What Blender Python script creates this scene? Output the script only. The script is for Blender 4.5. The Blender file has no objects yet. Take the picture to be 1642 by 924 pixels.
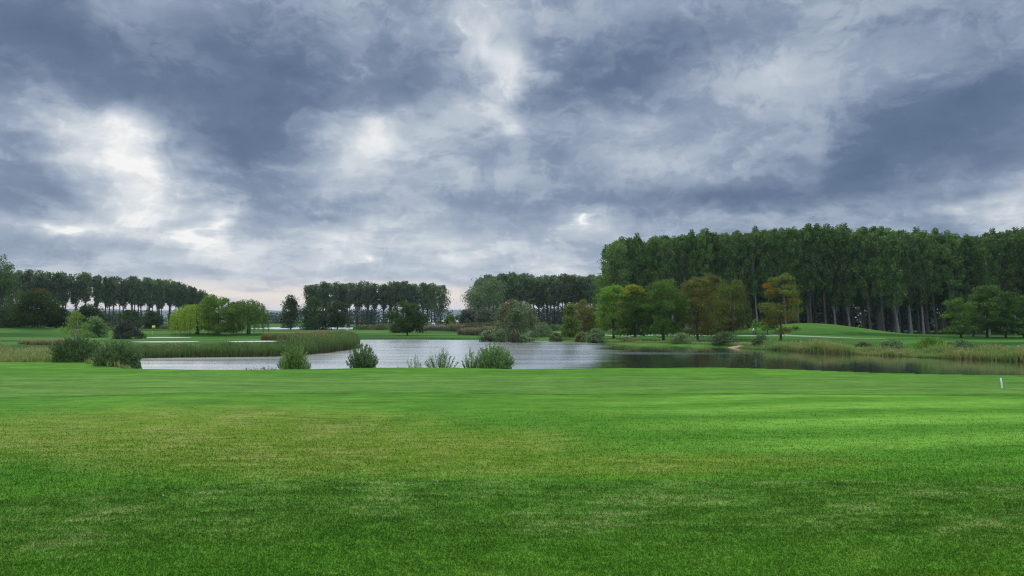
import bpy, math, random
import numpy as np
from mathutils import Matrix, Vector

random.seed(7)
RNG = np.random.default_rng(7)
S = bpy.context.scene
COL = S.collection
R = math.radians
F = 1170.0; CX = 821.0; HY = 511.0; CAMZ = 3.5      # photo focal length (px), principal column, horizon row, eye height

# ------------------------------------------------------------------ camera
cam_d = bpy.data.cameras.new("camera")
cam = bpy.data.objects.new("camera", cam_d); COL.objects.link(cam)
cam_d.sensor_width = 36.0
cam_d.lens = 36.0 * F / 1642.0
cam_d.shift_y = 49.0 / 1642.0
cam_d.clip_start = 0.1; cam_d.clip_end = 20000
cam.location = (0, 0, CAMZ); cam.rotation_euler = (R(90), 0, 0)
S.camera = cam
S.view_settings.view_transform = 'Standard'; S.view_settings.look = 'None'
S.view_settings.exposure = 0.0; S.view_settings.gamma = 1.0
S.view_settings.use_curve_mapping = False
S.cycles.max_bounces = 6; S.cycles.transparent_max_bounces = 4
S.cycles.volume_bounces = 0
S.cycles.use_denoising = True; S.cycles.denoising_prefilter = "NONE"; S.cycles.filter_width = 1.2; S.cycles.use_adaptive_sampling = False
S.cycles.caustics_reflective = False; S.cycles.caustics_refractive = False

# ------------------------------------------------------------------ node helper
class NT:
    def __init__(s, tree): s.t = tree
    def node(s, typ, **kw):
        n = s.t.nodes.new(typ)
        for k, v in kw.items(): setattr(n, k, v)
        return n
    def put(s, sock, v):
        if v is None: return
        if isinstance(v, bpy.types.NodeSocket): s.t.links.new(v, sock)
        else: sock.default_value = v
    def m(s, op, a, b=None, c=None, clamp=False):
        n = s.node('ShaderNodeMath', operation=op, use_clamp=clamp)
        s.put(n.inputs[0], a); s.put(n.inputs[1], b); s.put(n.inputs[2], c)
        return n.outputs[0]
    def vm(s, op, a, b=None, scale=None):
        n = s.node('ShaderNodeVectorMath', operation=op)
        s.put(n.inputs[0], a); s.put(n.inputs[1], b)
        if scale is not None: s.put(n.inputs['Scale'], scale)
        return n.outputs['Value'] if op in ('LENGTH', 'DOT_PRODUCT') else n.outputs[0]
    def xyz(s, x=0., y=0., z=0.):
        n = s.node('ShaderNodeCombineXYZ')
        s.put(n.inputs[0], x); s.put(n.inputs[1], y); s.put(n.inputs[2], z)
        return n.outputs[0]
    def sep(s, v):
        n = s.node('ShaderNodeSeparateXYZ'); s.put(n.inputs[0], v); return n.outputs
    def noise(s, vec, scale, detail=3., rough=.55, dist=0., col=False):
        n = s.node('ShaderNodeTexNoise')
        s.put(n.inputs['Vector'], vec); n.inputs['Scale'].default_value = scale
        n.inputs['Detail'].default_value = detail; n.inputs['Roughness'].default_value = rough
        n.inputs['Distortion'].default_value = dist
        return n.outputs['Color'] if col else n.outputs[0]
    def rng(s, v, a, b, c=0., d=1., smooth=False):
        n = s.node('ShaderNodeMapRange'); n.clamp = True
        if smooth: n.interpolation_type = 'SMOOTHSTEP'
        s.put(n.inputs[0], v)
        for i, q in enumerate((a, b, c, d)): s.put(n.inputs[i+1], q)
        return n.outputs[0]
    def mix(s, f, a, b, blend='MIX'):
        n = s.node('ShaderNodeMix', data_type='RGBA', blend_type=blend)
        s.put(n.inputs[0], f)
        for i, q in ((6, a), (7, b)):
            s.put(n.inputs[i], q if isinstance(q, bpy.types.NodeSocket) else (tuple(q) + (1,))[:4])
        return n.outputs[2]
    def ramp(s, f, stops):
        n = s.node('ShaderNodeValToRGB'); s.put(n.inputs[0], f)
        e = n.color_ramp.elements
        while len(e) < len(stops): e.new(.5)
        for i, (p, c) in enumerate(stops):
            e[i].position = p; e[i].color = tuple(c) + (1,)
        return n.outputs[0]

def lin(r, g, b):
    f = lambda c: ((c/255+.055)/1.055)**2.4 if c > 10.3 else c/255/12.92
    return (f(r), f(g), f(b))

# ------------------------------------------------------------------ sky: overcast cloud deck over a Nishita sky
SUN_EL, SUN_AZ = R(48), R(-28)       # azimuth measured from +Y towards +X
W = bpy.data.worlds.new("World"); S.world = W; W.use_nodes = True
W.node_tree.nodes.clear()
n = NT(W.node_tree)
SKY_GAIN = 1.0
tc = n.node('ShaderNodeTexCoord').outputs['Generated']
dx, dy, dz = n.sep(tc)[:3]
az = n.m('ARCTAN2', dx, dy)
el = n.m('ARCSINE', n.m('MINIMUM', n.m('MAXIMUM', dz, -1.), 1.))
AE = n.xyz(az, el, 0.)
zc = n.m('ADD', n.m('MAXIMUM', dz, 0.), .17)
PL = n.xyz(n.m('DIVIDE', dx, zc), n.m('DIVIDE', dy, zc), 0.)    # the deck seen in perspective
w1 = n.vm('SUBTRACT', n.noise(PL, 1.1, 5, .55, col=True), (.5, .5, .5))
w2 = n.vm('SUBTRACT', n.noise(AE, 5.0, 4, .6, col=True), (.5, .5, .5))
AW = n.vm('ADD', AE, n.vm('ADD', n.vm('MULTIPLY', w1, (.26, .14, 0)), n.vm('MULTIPLY', w2, (.16, .10, 0))))
def ang(px, py):
    return math.atan2(px-CX, F), math.atan2(HY-py, math.hypot(F, px-CX))
# cloud masses and openings: centre (photo px), half size (px), turn (deg), strength
BLOBS = [
 (60, 60, 420, 190, -8, -.34), (215, 110, 260, 100, -22, -.25), (420, 120, 180, 260, 8, -.40), (400, 250, 105, 170, 0, -.22),
 (520, 325, 210, 70, 15, -.17), (30, 270, 200, 90, 0, -.24), (640, 90, 170, 150, 0, -.12), (620, 150, 120, 110, 0, -.12),
 (960, 110, 210, 120, 15, -.24), (880, 170, 80, 130, 0, -.16), (1040, 60, 170, 90, 0, -.10),
 (1400, 250, 440, 140, 22, -.38), (1560, 150, 260, 150, 25, -.22), (1180, 320, 330, 70, 10, -.26), (1000, 335, 210, 55, 0, -.16),
 (1450, 40, 320, 110, 0, -.10), (1560, 300, 200, 70, 12, -.16), (150, 395, 320, 55, 0, -.10),
 (190, 240, 180, 110, 0, .12), (225, 215, 85, 60, -25, .20), (150, 190, 170, 60, 12, .16), (250, 270, 90, 60, 20, .22), (70, 328, 150, 30, 0, .24), (105, 328, 48, 20, 0, .46),
 (382, 368, 60, 42, -10, .44), (360, 350, 220, 90, 0, .20), (580, 250, 170, 90, 12, .22), (600, 228, 60, 40, 15, .14), (480, 300, 130, 60, 0, .0),
 (790, 80, 105, 180, -14, .30), (815, 130, 60, 110, -10, .28), (760, 30, 120, 60, 0, .14), (830, 215, 70, 60, 0, .22), (990, 195, 150, 60, 0, .20),
 (922, 369, 70, 30, 0, .25), (922, 369, 18, 10, 0, .3), (1130, 230, 210, 60, 10, .08), (700, 410, 190, 40, 0, .12), (585, 396, 40, 16, 0, .35), (560, 370, 120, 40, 0, .15),
 (1250, 100, 190, 70, 20, .12), (1230, 345, 330, 24, 8, .20), (1560, 345, 300, 26, 10, .24), (930, 432, 130, 26, 0, .34), (700, 235, 110, 110, 0, .05),
 (430, 478, 160, 26, 0, .42), (720, 482, 110, 40, 0, .40), (200, 340, 200, 60, 0, .06), (650, 330, 80, 60, 0, -.08), (640,400,90,22,0,-.14), (190,255,220,120,-8,.26), (240,330,230,60,0,.12), (90,165,190,40,-10,.16), (540,275,170,60,8,.14), (720,400,330,60,0,.12), (700,300,60,50,0,-.08), (775,190,60,40,0,.10), (560,110,60,100,0,.05), (30,215,90,40,0,-.12), (620,175,70,45,0,-.10),(930,60,50,60,0,-.08), (620,355,220,60,0,.16), (860,300,140,60,0,-.10), (250,420,380,60,0,.08), (480,420,300,60,0,.10), (100,210,200,50,0,.10),
]
s_ = None
for (px, py, hx, hy, rot, amp) in BLOBS:
    if amp == 0: continue
    a, e = ang(px, py)
    a2, _ = ang(px+hx, py); _, e2 = ang(px, py-hy)
    mp = n.node('ShaderNodeMapping', vector_type='TEXTURE')
    n.put(mp.inputs[0], AW)
    mp.inputs['Location'].default_value = (a, e, 0)
    mp.inputs['Rotation'].default_value = (0, 0, R(rot))
    mp.inputs['Scale'].default_value = (max(abs(a2-a), .01)*1.25, max(abs(e2-e), .005)*1.25, 1)
    g = n.node('ShaderNodeTexGradient', gradient_type='QUADRATIC_SPHERE')
    n.put(g.inputs[0], mp.outputs[0])
    s_ = n.m('MULTIPLY', g.outputs['Fac'], amp) if s_ is None else n.m('MULTIPLY_ADD', g.outputs['Fac'], amp, s_)
f1 = n.m('SUBTRACT', n.noise(PL, 1.7, 7, .58, .25), .5)
f2 = n.m('SUBTRACT', n.noise(n.vm('MULTIPLY', AE, (1., 1.7, 1.)), 9.0, 6, .6, .3), .5)
s_ = n.m('MULTIPLY_ADD', f1, .42, s_)
s_ = n.m('MULTIPLY_ADD', f2, .25, s_)
f3 = n.m('SUBTRACT', n.noise(n.vm('ADD', n.vm('MULTIPLY', AE, (1., 1.5, 1.)), n.vm('SCALE', w2, scale=.25)), 24.0, 5, .62, .4), .5)
s_ = n.m('MULTIPLY_ADD', f3, .18, s_)
e1 = n.rng(n.m('ADD', f1, n.m('MULTIPLY', f3, .25)), -.035, .055, -.5, .5, smooth=True)
e2 = n.rng(n.m('ADD', f2, n.m('MULTIPLY', f3, .35)), -.02, .05, -.5, .5, smooth=True)
s_ = n.m('MULTIPLY_ADD', e1, .06, s_)
s_ = n.m('MULTIPLY_ADD', e2, .036, s_)
brk = n.m('ADD', n.m('MULTIPLY', f2, 1.5), n.m('MULTIPLY', f3, 1.5))
s_ = n.m('ADD', s_, n.m('MULTIPLY', n.rng(s_, .62, .95), brk))
s_ = n.m('ADD', s_, n.m('ADD', n.rng(el, .0, .42, .56, .52), n.rng(el, .02, .16, .10, .0)))
# away from the frame: mottled overcast, boosted overhead to light the trees
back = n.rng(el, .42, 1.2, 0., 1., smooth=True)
clouds = n.ramp(s_, [(.0, lin(76, 96, 124)), (.22, lin(92, 111, 138)), (.40, lin(122, 138, 162)),
                     (.56, lin(157, 170, 188)), (.72, lin(190, 199, 209)), (.88, lin(223, 227, 230)), (1., (.97, .96, .93))])
warm = n.m('MULTIPLY', n.rng(el, .060, .028, 0., 1., smooth=True), n.rng(s_, .48, .74))
clouds = n.mix(n.m('MULTIPLY', warm, .9), clouds, lin(254, 238, 220))
OVERHEAD_BOOST = 5.0
behind = n.m('MULTIPLY', n.rng(n.m('ABSOLUTE', az), 1.0, 2.2, 0., 1., smooth=True), n.m('SUBTRACT', 1., back))  # unseen sky behind the camera, brightened to light the tree fronts
clouds = n.vm('SCALE', clouds, scale=n.m('ADD', n.rng(back, 0., 1., 1., OVERHEAD_BOOST), n.m('MULTIPLY', behind, 1.3)))
nish = n.node('ShaderNodeTexSky'); nish.sky_type = 'NISHITA'; nish.sun_disc = False
nish.sun_elevation = SUN_EL; nish.sun_rotation = SUN_AZ
nb = n.node('ShaderNodeBackground'); n.put(nb.inputs[0], nish.outputs[0]); nb.inputs[1].default_value = .08
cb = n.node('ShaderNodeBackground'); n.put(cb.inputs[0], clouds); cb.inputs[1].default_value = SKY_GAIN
mx = n.node('ShaderNodeMixShader'); mx.inputs[0].default_value = .93
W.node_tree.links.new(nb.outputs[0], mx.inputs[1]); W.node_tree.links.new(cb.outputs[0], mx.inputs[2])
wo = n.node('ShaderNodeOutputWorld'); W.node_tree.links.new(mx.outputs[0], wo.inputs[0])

sun_d = bpy.data.lights.new("sun", 'SUN'); sun_d.energy = 1.5; sun_d.angle = R(14); sun_d.color = (1., .95, .88)
sun = bpy.data.objects.new("sun", sun_d); COL.objects.link(sun)
sv = Vector((math.sin(SUN_AZ)*math.cos(SUN_EL), math.cos(SUN_AZ)*math.cos(SUN_EL), math.sin(SUN_EL)))
sun.rotation_euler = sv.to_track_quat('Z', 'Y').to_euler(); sun.location = (0, 0, 60)

# ------------------------------------------------------------------ object helpers
def tag(o, label=None, cat=None, group=None, kind=None):
    if label: o['label'] = label
    if cat: o['category'] = cat
    if group: o['group'] = group
    if kind: o['kind'] = kind
    return o

def empty(name, loc, rz=0.):
    o = bpy.data.objects.new(name, None); COL.objects.link(o)
    o.location = loc; o.rotation_euler = (0, 0, rz); o.empty_display_size = .3
    return o

class MB:
    """gathers quads and tris with a per-vertex 'var' and 'hgt' value"""
    def __init__(s): s.v = []; s.q = []; s.t = []; s.a = []; s.h = []; s.n = 0
    def add(s, v, quads=None, tris=None, var=None, hgt=None):
        v = np.asarray(v, float); k = len(v)
        s.v.append(v)
        if quads is not None and len(quads): s.q.append(np.asarray(quads) + s.n)
        if tris is not None and len(tris): s.t.append(np.asarray(tris) + s.n)
        s.a.append(np.zeros(k) if var is None else np.broadcast_to(var, (k,)).astype(float))
        s.h.append(np.zeros(k) if hgt is None else np.broadcast_to(hgt, (k,)).astype(float))
        s.n += k
    def mesh(s, name, mat, smooth=False):
        v = np.concatenate(s.v)
        q = np.concatenate(s.q) if s.q else np.zeros((0, 4), int)
        t = np.concatenate(s.t) if s.t else np.zeros((0, 3), int)
        me = bpy.data.meshes.new(name)
        me.vertices.add(len(v)); me.vertices.foreach_set('co', v.ravel())
        loops = np.concatenate([q.ravel(), t.ravel()]).astype(np.int32)
        me.loops.add(len(loops)); me.loops.foreach_set('vertex_index', loops)
        st = np.concatenate([np.arange(len(q))*4, len(q)*4 + np.arange(len(t))*3]).astype(np.int32)
        me.polygons.add(len(st)); me.polygons.foreach_set('loop_start', st)
        me.update(calc_edges=True)
        if smooth: me.polygons.foreach_set('use_smooth', np.ones(len(st), bool))
        for nm, arr in (('var', s.a), ('hgt', s.h)):
            at = me.attributes.new(nm, 'FLOAT', 'POINT'); at.data.foreach_set('value', np.concatenate(arr).astype(np.float32))
        me.materials.append(mat); me.validate(); 
        return me
    def obj(s, name, mat, parent=None, smooth=False):
        o = bpy.data.objects.new(name, s.mesh(name, mat, smooth)); COL.objects.link(o)
        if parent: o.parent = parent
        return o

def tube(mb, pts, rad, sides=6, var=0.):
    pts = np.asarray(pts, float); k = len(pts); rad = np.broadcast_to(rad, (k,))
    T = np.gradient(pts, axis=0); T /= np.linalg.norm(T, axis=1)[:, None] + 1e-9
    up = np.array([0, 1., 0]) if abs(T[0][2]) > .7 else np.array([0, 0, 1.])
    A = np.cross(T, up); A /= np.linalg.norm(A, axis=1)[:, None] + 1e-9
    B = np.cross(T, A)
    th = np.arange(sides)*2*np.pi/sides
    ring = pts[:, None] + rad[:, None, None]*(np.cos(th)[None, :, None]*A[:, None] + np.sin(th)[None, :, None]*B[:, None])
    v = ring.reshape(-1, 3); q = []
    for i in range(k-1):
        for j in range(sides):
            j2 = (j+1) % sides
            q.append((i*sides+j, i*sides+j2, (i+1)*sides+j2, (i+1)*sides+j))
    c = len(v); v = np.vstack([v, pts[-1:]])
    tr = [((k-1)*sides+j, (k-1)*sides+(j+1) % sides, c) for j in range(sides)]
    mb.add(v, q, tr, var)

def unit(v): return v/(np.linalg.norm(v, axis=-1, keepdims=True)+1e-9)

def leaves(mb, C, size, aspect=.55, dirs=None, jit=.6, hgt=None, var=None, rng=RNG):
    N = len(C)
    if N == 0: return
    r = rng.normal(size=(N, 3))
    u = unit(r) if dirs is None else unit(np.asarray(dirs) + jit*r)
    v = unit(np.cross(u, rng.normal(size=(N, 3))))
    sz = np.broadcast_to(size, (N,))[:, None]*rng.uniform(.65, 1.35, (N, 1))
    V = np.stack([C-u*sz*.5, C-v*sz*aspect*.5-u*sz*.08, C+u*sz*.5, C+v*sz*aspect*.5-u*sz*.08], 1).reshape(-1, 3)
    Q = np.arange(4*N).reshape(N, 4)
    a = np.repeat(rng.uniform(0, 1, N) if var is None else var, 4)
    h = np.repeat(np.zeros(N) if hgt is None else hgt, 4)
    mb.add(V, Q, None, a, h)

# ------------------------------------------------------------------ materials
def mat(name):
    m = bpy.data.materials.new(name); m.use_nodes = True; m.node_tree.nodes.clear(); return m, NT(m.node_tree)

def finish(m, k, shader):
    o = k.node('ShaderNodeOutputMaterial'); m.node_tree.links.new(shader, o.inputs[0]); return m

def attr(k, nm):
    a = k.node('ShaderNodeAttribute', attribute_name=nm); return a.outputs['Fac']

def princ(k, col, rough=.6, **kw):
    p = k.node('ShaderNodeBsdfPrincipled'); k.put(p.inputs['Base Color'], col if isinstance(col, bpy.types.NodeSocket) else tuple(col)+(1,))
    k.put(p.inputs['Roughness'], rough)
    for q, v in kw.items(): k.put(p.inputs[q.replace('_', ' ')], v)
    return p.outputs[0]

def leaf_mat(name, c1, c2, accent=None, acc_scale=.35, acc_lo=.55, acc_hi=.68, acc_top=None, trans=.30, clump=.5, gain=1.0):
    """c1..c2 by leaf; accent = leaves turned colour in patches; acc_top=(lo,hi) also by height in the crown"""
    m, k = mat(name)
    v = attr(k, 'var'); oi = k.node('ShaderNodeObjectInfo').outputs['Random']
    oc = k.node('ShaderNodeTexCoord').outputs['Object']
    nz = k.noise(oc, clump, 2)
    f = k.m('ADD', k.m('MULTIPLY', k.m('POWER', v, 1.6), .75), k.m('MULTIPLY', k.rng(nz, .35, .65), .4))
    f = k.m('ADD', f, k.m('MULTIPLY', k.m('SUBTRACT', oi, .5), .6), clamp=True)
    sc = lambda c: (c[0]*gain*1.95, c[1]*gain*1.95, c[2]*gain*1.6)
    c1 = tuple(q*.75 for q in c1); c2 = tuple(q*1.35 for q in c2)
    col = k.mix(f, sc(c1), sc(c2))
    if accent:
        an = k.noise(k.vm('ADD', oc, (13., 7., 3.)), acc_scale, 3, .6)
        if acc_top: an = k.m('ADD', an, k.rng(attr(k, 'hgt'), acc_top[0], acc_top[1], 0., .3))
        am = k.rng(k.m('ADD', an, k.m('MULTIPLY', k.m('SUBTRACT', v, .5), .12)), acc_lo, acc_hi)
        col = k.mix(am, col, accent)
    d = princ(k, col, .75, Specular_IOR_Level=.10)
    t = k.node('ShaderNodeBsdfTranslucent'); k.put(t.inputs[0], k.mix(.6, col, (.10, .16, .02)) if trans > .25 else col)
    mxs = k.node('ShaderNodeMixShader'); mxs.inputs[0].default_value = trans
    m.node_tree.links.new(d, mxs.inputs[1]); m.node_tree.links.new(t.outputs[0], mxs.inputs[2])
    return finish(m, k, mxs.outputs[0])

def bark_mat(name, c1, c2, scale=3.):
    m, k = mat(name)
    oc = k.node('ShaderNodeTexCoord').outputs['Object']
    nz = k.noise(k.vm('MULTIPLY', oc, (1., 1., .25)), scale*2, 5, .65)
    col = k.mix(k.rng(nz, .35, .65), c1, c2)
    b = k.node('ShaderNodeBump'); b.inputs['Strength'].default_value = .6; b.inputs['Distance'].default_value = .05
    k.put(b.inputs['Height'], nz)
    return finish(m, k, princ(k, col, .9, Normal=b.outputs[0], Specular_IOR_Level=.15))

def blade_mat(name, low, high, plume=None, trans=.25, dry=None):
    m, k = mat(name)
    h = attr(k, 'hgt'); v = attr(k, 'var')
    gp = k.node('ShaderNodeNewGeometry').outputs['Position']
    big = k.noise(gp, .12, 3, .6)
    col = k.mix(k.rng(k.m('ADD', h, k.m('MULTIPLY', k.m('SUBTRACT', v, .5), .5)), .12, .62), low, high)
    if dry: col = k.mix(k.rng(k.m('ADD', big, k.m('MULTIPLY', v, .2)), .52, .70), col, dry)
    if plume: col = k.mix(k.rng(h, 1.02, 1.06), col, plume)
    col = k.vm('SCALE', col, scale=k.rng(v, 0., 1., .7, 1.3))
    d = princ(k, col, .8, Specular_IOR_Level=.1)
    t = k.node('ShaderNodeBsdfTranslucent'); k.put(t.inputs[0], col)
    mxs = k.node('ShaderNodeMixShader'); mxs.inputs[0].default_value = trans
    m.node_tree.links.new(d, mxs.inputs[1]); m.node_tree.links.new(t.outputs[0], mxs.inputs[2])
    return finish(m, k, mxs.outputs[0])

def plain_mat(name, c, rough=.6, var=.12, scale=8.):
    m, k = mat(name)
    oc = k.node('ShaderNodeTexCoord').outputs['Object']
    nz = k.noise(oc, scale, 4)
    col = k.vm('SCALE', tuple(c), scale=k.rng(nz, .3, .7, 1-var, 1+var))
    return finish(m, k, princ(k, col, rough))

# ---- turf colour: a property of the grass itself, by where it grows
def turf_nodes(k, fine=True):
    P = k.node('ShaderNodeNewGeometry').outputs['Position']
    x, y, z = k.sep(P)[:3]
    P2 = k.xyz(x, y, 0.)
    big = k.noise(P2, .09, 4, .55)
    med = k.noise(k.vm('ADD', P2, (31., 7., 0.)), .45, 5, .6)
    pat = k.noise(k.vm('MULTIPLY', P2, (.6, 1., 1.)), 1.6, 6, .7)
    fin = k.noise(k.vm('MULTIPLY', P2, (.7, 1., 1.)), 7., 6, .75)
    vfin = k.noise(P2, 45., 3, .7)
    strk = k.noise(k.vm('MULTIPLY', k.vm('ADD', P2, (5., 11., 0.)), (.28, 1., 1.)), 2.6, 6, .72)
    g_a = lin(78, 138, 26); g_b = lin(104, 160, 42)
    green = k.mix(k.rng(k.m('ADD', k.m('MULTIPLY', big, .5), k.m('MULTIPLY', med, .5)), .38, .62), g_a, g_b)
    # paler, drier rough behind the cut line, greener again at the bank
    x2 = k.m('MULTIPLY', x, x)
    cut = k.m('SUBTRACT', y, k.m('SUBTRACT', 34.2, k.m('MULTIPLY', x2, .0032)))
    wob = k.m('MULTIPLY', k.m('SUBTRACT', med, .5), .5)
    rough = k.m('MULTIPLY', k.rng(cut, 0., 1.2), k.rng(y, 47., 41.))
    green = k.mix(k.m('MULTIPLY', rough, k.rng(pat, .35, .65, .25, .8)), green, lin(110, 150, 66))
    line = k.m('MULTIPLY', k.rng(k.m('ABSOLUTE', k.m('ADD', cut, k.m('MULTIPLY', wob, .6))), .05, .42, 1., 0.), k.rng(pat, .35, .62, .75, .15))
    green = k.mix(line, green, lin(40, 92, 16))
    # mown bands on the right
    ph = k.m('ADD', k.m('MULTIPLY', k.m('ADD', y, k.m('ADD', k.m('ADD', k.m('MULTIPLY', x, -.30), k.m('MULTIPLY', x2, .004)), k.m('MULTIPLY', wob, 1.6))), 2*math.pi/3.9), .8)
    st = k.m('SINE', ph)
    stm = k.m('MULTIPLY', k.m('MULTIPLY', k.rng(x, 1., 9., 0., 1., smooth=True), k.rng(cut, 0., -.6)), k.rng(y, 16.5, 19.))
    green = k.mix(k.m('MULTIPLY', stm, k.rng(st, -.7, .7, 0., .30)), green, lin(66, 140, 22))
    green = k.mix(k.m('MULTIPLY', stm, k.rng(st, .7, -.7, .10, .50)), green, lin(146, 206, 76))
    # dry, yellowing patches
    def spot(cx, cy, sx, sy):
        a = k.m('DIVIDE', k.m('SUBTRACT', x, cx), sx); b = k.m('DIVIDE', k.m('SUBTRACT', y, cy), sy)
        return k.rng(k.m('ADD', k.m('MULTIPLY', a, a), k.m('MULTIPLY', b, b)), 0., 1., 1., 0., smooth=True)
    bias = k.m('MAXIMUM', spot(-11., 23.5, 11., 7.), k.m('MAXIMUM', k.m('MULTIPLY', spot(2.2, 17.8, 8.5, 1.7), .7), spot(-5., 20., 9., 5.)))
    dsrc = k.m('ADD', k.m('ADD', k.m('MULTIPLY', med, .35), k.m('MULTIPLY', strk, .42)), k.m('MULTIPLY', fin, .23))
    dry = k.m('ADD', k.m('MULTIPLY', k.rng(dsrc, .48, .60), k.m('MULTIPLY', bias, .8)), k.m('MULTIPLY', k.rng(dsrc, .56, .70), .30))
    green = k.mix(k.m('MULTIPLY', bias, .55), green, lin(132, 152, 38))
    green = k.mix(dry, green, lin(156, 160, 84))
    # the longer, darker semi-rough band close to the eye
    b = k.m('SUBTRACT', 16.15, k.m('ADD', k.m('MULTIPLY', k.m('MULTIPLY', k.m('MINIMUM', x, 0.), k.m('MINIMUM', x, 0.)), .019), k.m('MULTIPLY', k.m('MULTIPLY', k.m('MAXIMUM', x, 0.), k.m('MAXIMUM', x, 0.)), .004)))
    d = k.m('SUBTRACT', b, k.m('ADD', y, k.m('MULTIPLY', wob, .5)))
    dk = k.m('MULTIPLY', k.rng(d, 0., .28), k.rng(d, 5.3, 3.6, .12, 1.))
    near = k.mix(k.rng(k.m('ADD', k.m('MULTIPLY', med, .5), k.m('MULTIPLY', pat, .5)), .40, .60), lin(72, 122, 24), lin(98, 152, 46))
    near = k.mix(k.m('MULTIPLY', k.rng(dsrc, .51, .60), .85), near, lin(142, 160, 88))
    green = k.mix(dk, green, near)
    lime = spot(6.3, 9.6, 2.0, .7)
    green = k.mix(k.m('MULTIPLY', lime, k.rng(pat, .3, .55, .2, .8)), green, lin(110, 150, 30))
    # far fairways
    far = k.rng(y, 70., 90.)
    fb = k.noise(k.vm('MULTIPLY', P2, (.25, 1., 1.)), .07, 3, .5)
    fcol = k.mix(k.rng(fb, .42, .56), lin(48, 96, 24), lin(88, 136, 46))
    green = k.mix(far, green, fcol)
    # fine grain of the sward
    gr = k.m('ADD', k.m('MULTIPLY', k.m('SUBTRACT', fin, .5), 1.1), k.m('MULTIPLY', k.m('SUBTRACT', vfin, .5), 1.0))
    gr = k.m('ADD', gr, k.m('ADD', k.m('MULTIPLY', k.m('SUBTRACT', pat, .5), .6), k.m('MULTIPLY', k.m('SUBTRACT', strk, .5), 1.1)))
    st2 = k.noise(k.vm('MULTIPLY', k.vm('ADD', P2, (3., 1., 0.)), (.22, 1., 1.)), .75, 5, .65)
    gr = k.m('ADD', gr, k.m('MULTIPLY', k.m('MULTIPLY', k.m('SUBTRACT', st2, .5), 1.5), k.rng(y, 20., 34.)))
    fade = k.rng(y, 12., 70., 1.15, 1.)
    green = k.vm('SCALE', green, scale=k.m('ADD', 1., k.m('MULTIPLY', gr, fade)))
    return green, fin, vfin, P2

TURF_GAIN = (.66, .60, .60)
def make_turf(name, blades=False):
    m, k = mat(name)
    col, fin, vfin, P2 = turf_nodes(k)
    if blades:
        col = k.vm('MULTIPLY', k.vm('SCALE', col, scale=k.rng(attr(k, 'var'), 0., 1., .75, 1.35)), TURF_GAIN)
        d = princ(k, col, .8, Specular_IOR_Level=.15)
        t = k.node('ShaderNodeBsdfTranslucent'); k.put(t.inputs[0], col)
        mxs = k.node('ShaderNodeMixShader'); mxs.inputs[0].default_value = .35
        m.node_tree.links.new(d, mxs.inputs[1]); m.node_tree.links.new(t.outputs[0], mxs.inputs[2])
        return finish(m, k, mxs.outputs[0])
    col = k.vm('MULTIPLY', col, TURF_GAIN)
    b = k.node('ShaderNodeBump'); b.inputs['Strength'].default_value = .55; b.inputs['Distance'].default_value = .03
    k.put(b.inputs['Height'], k.m('ADD', k.m('MULTIPLY', fin, 1.), k.m('MULTIPLY', vfin, .35)))
    b2 = k.node('ShaderNodeBump'); b2.inputs['Strength'].default_value = .6; b2.inputs['Distance'].default_value = .12
    k.put(b2.inputs['Height'], k.noise(P2, .9, 3)); k.put(b2.inputs['Normal'], b.outputs[0])
    return finish(m, k, princ(k, col, .9, Specular_IOR_Level=.08, Normal=b2.outputs[0]))
M_TURF = make_turf('turf'); M_BLADE = make_turf('turf_blades', True)

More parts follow.
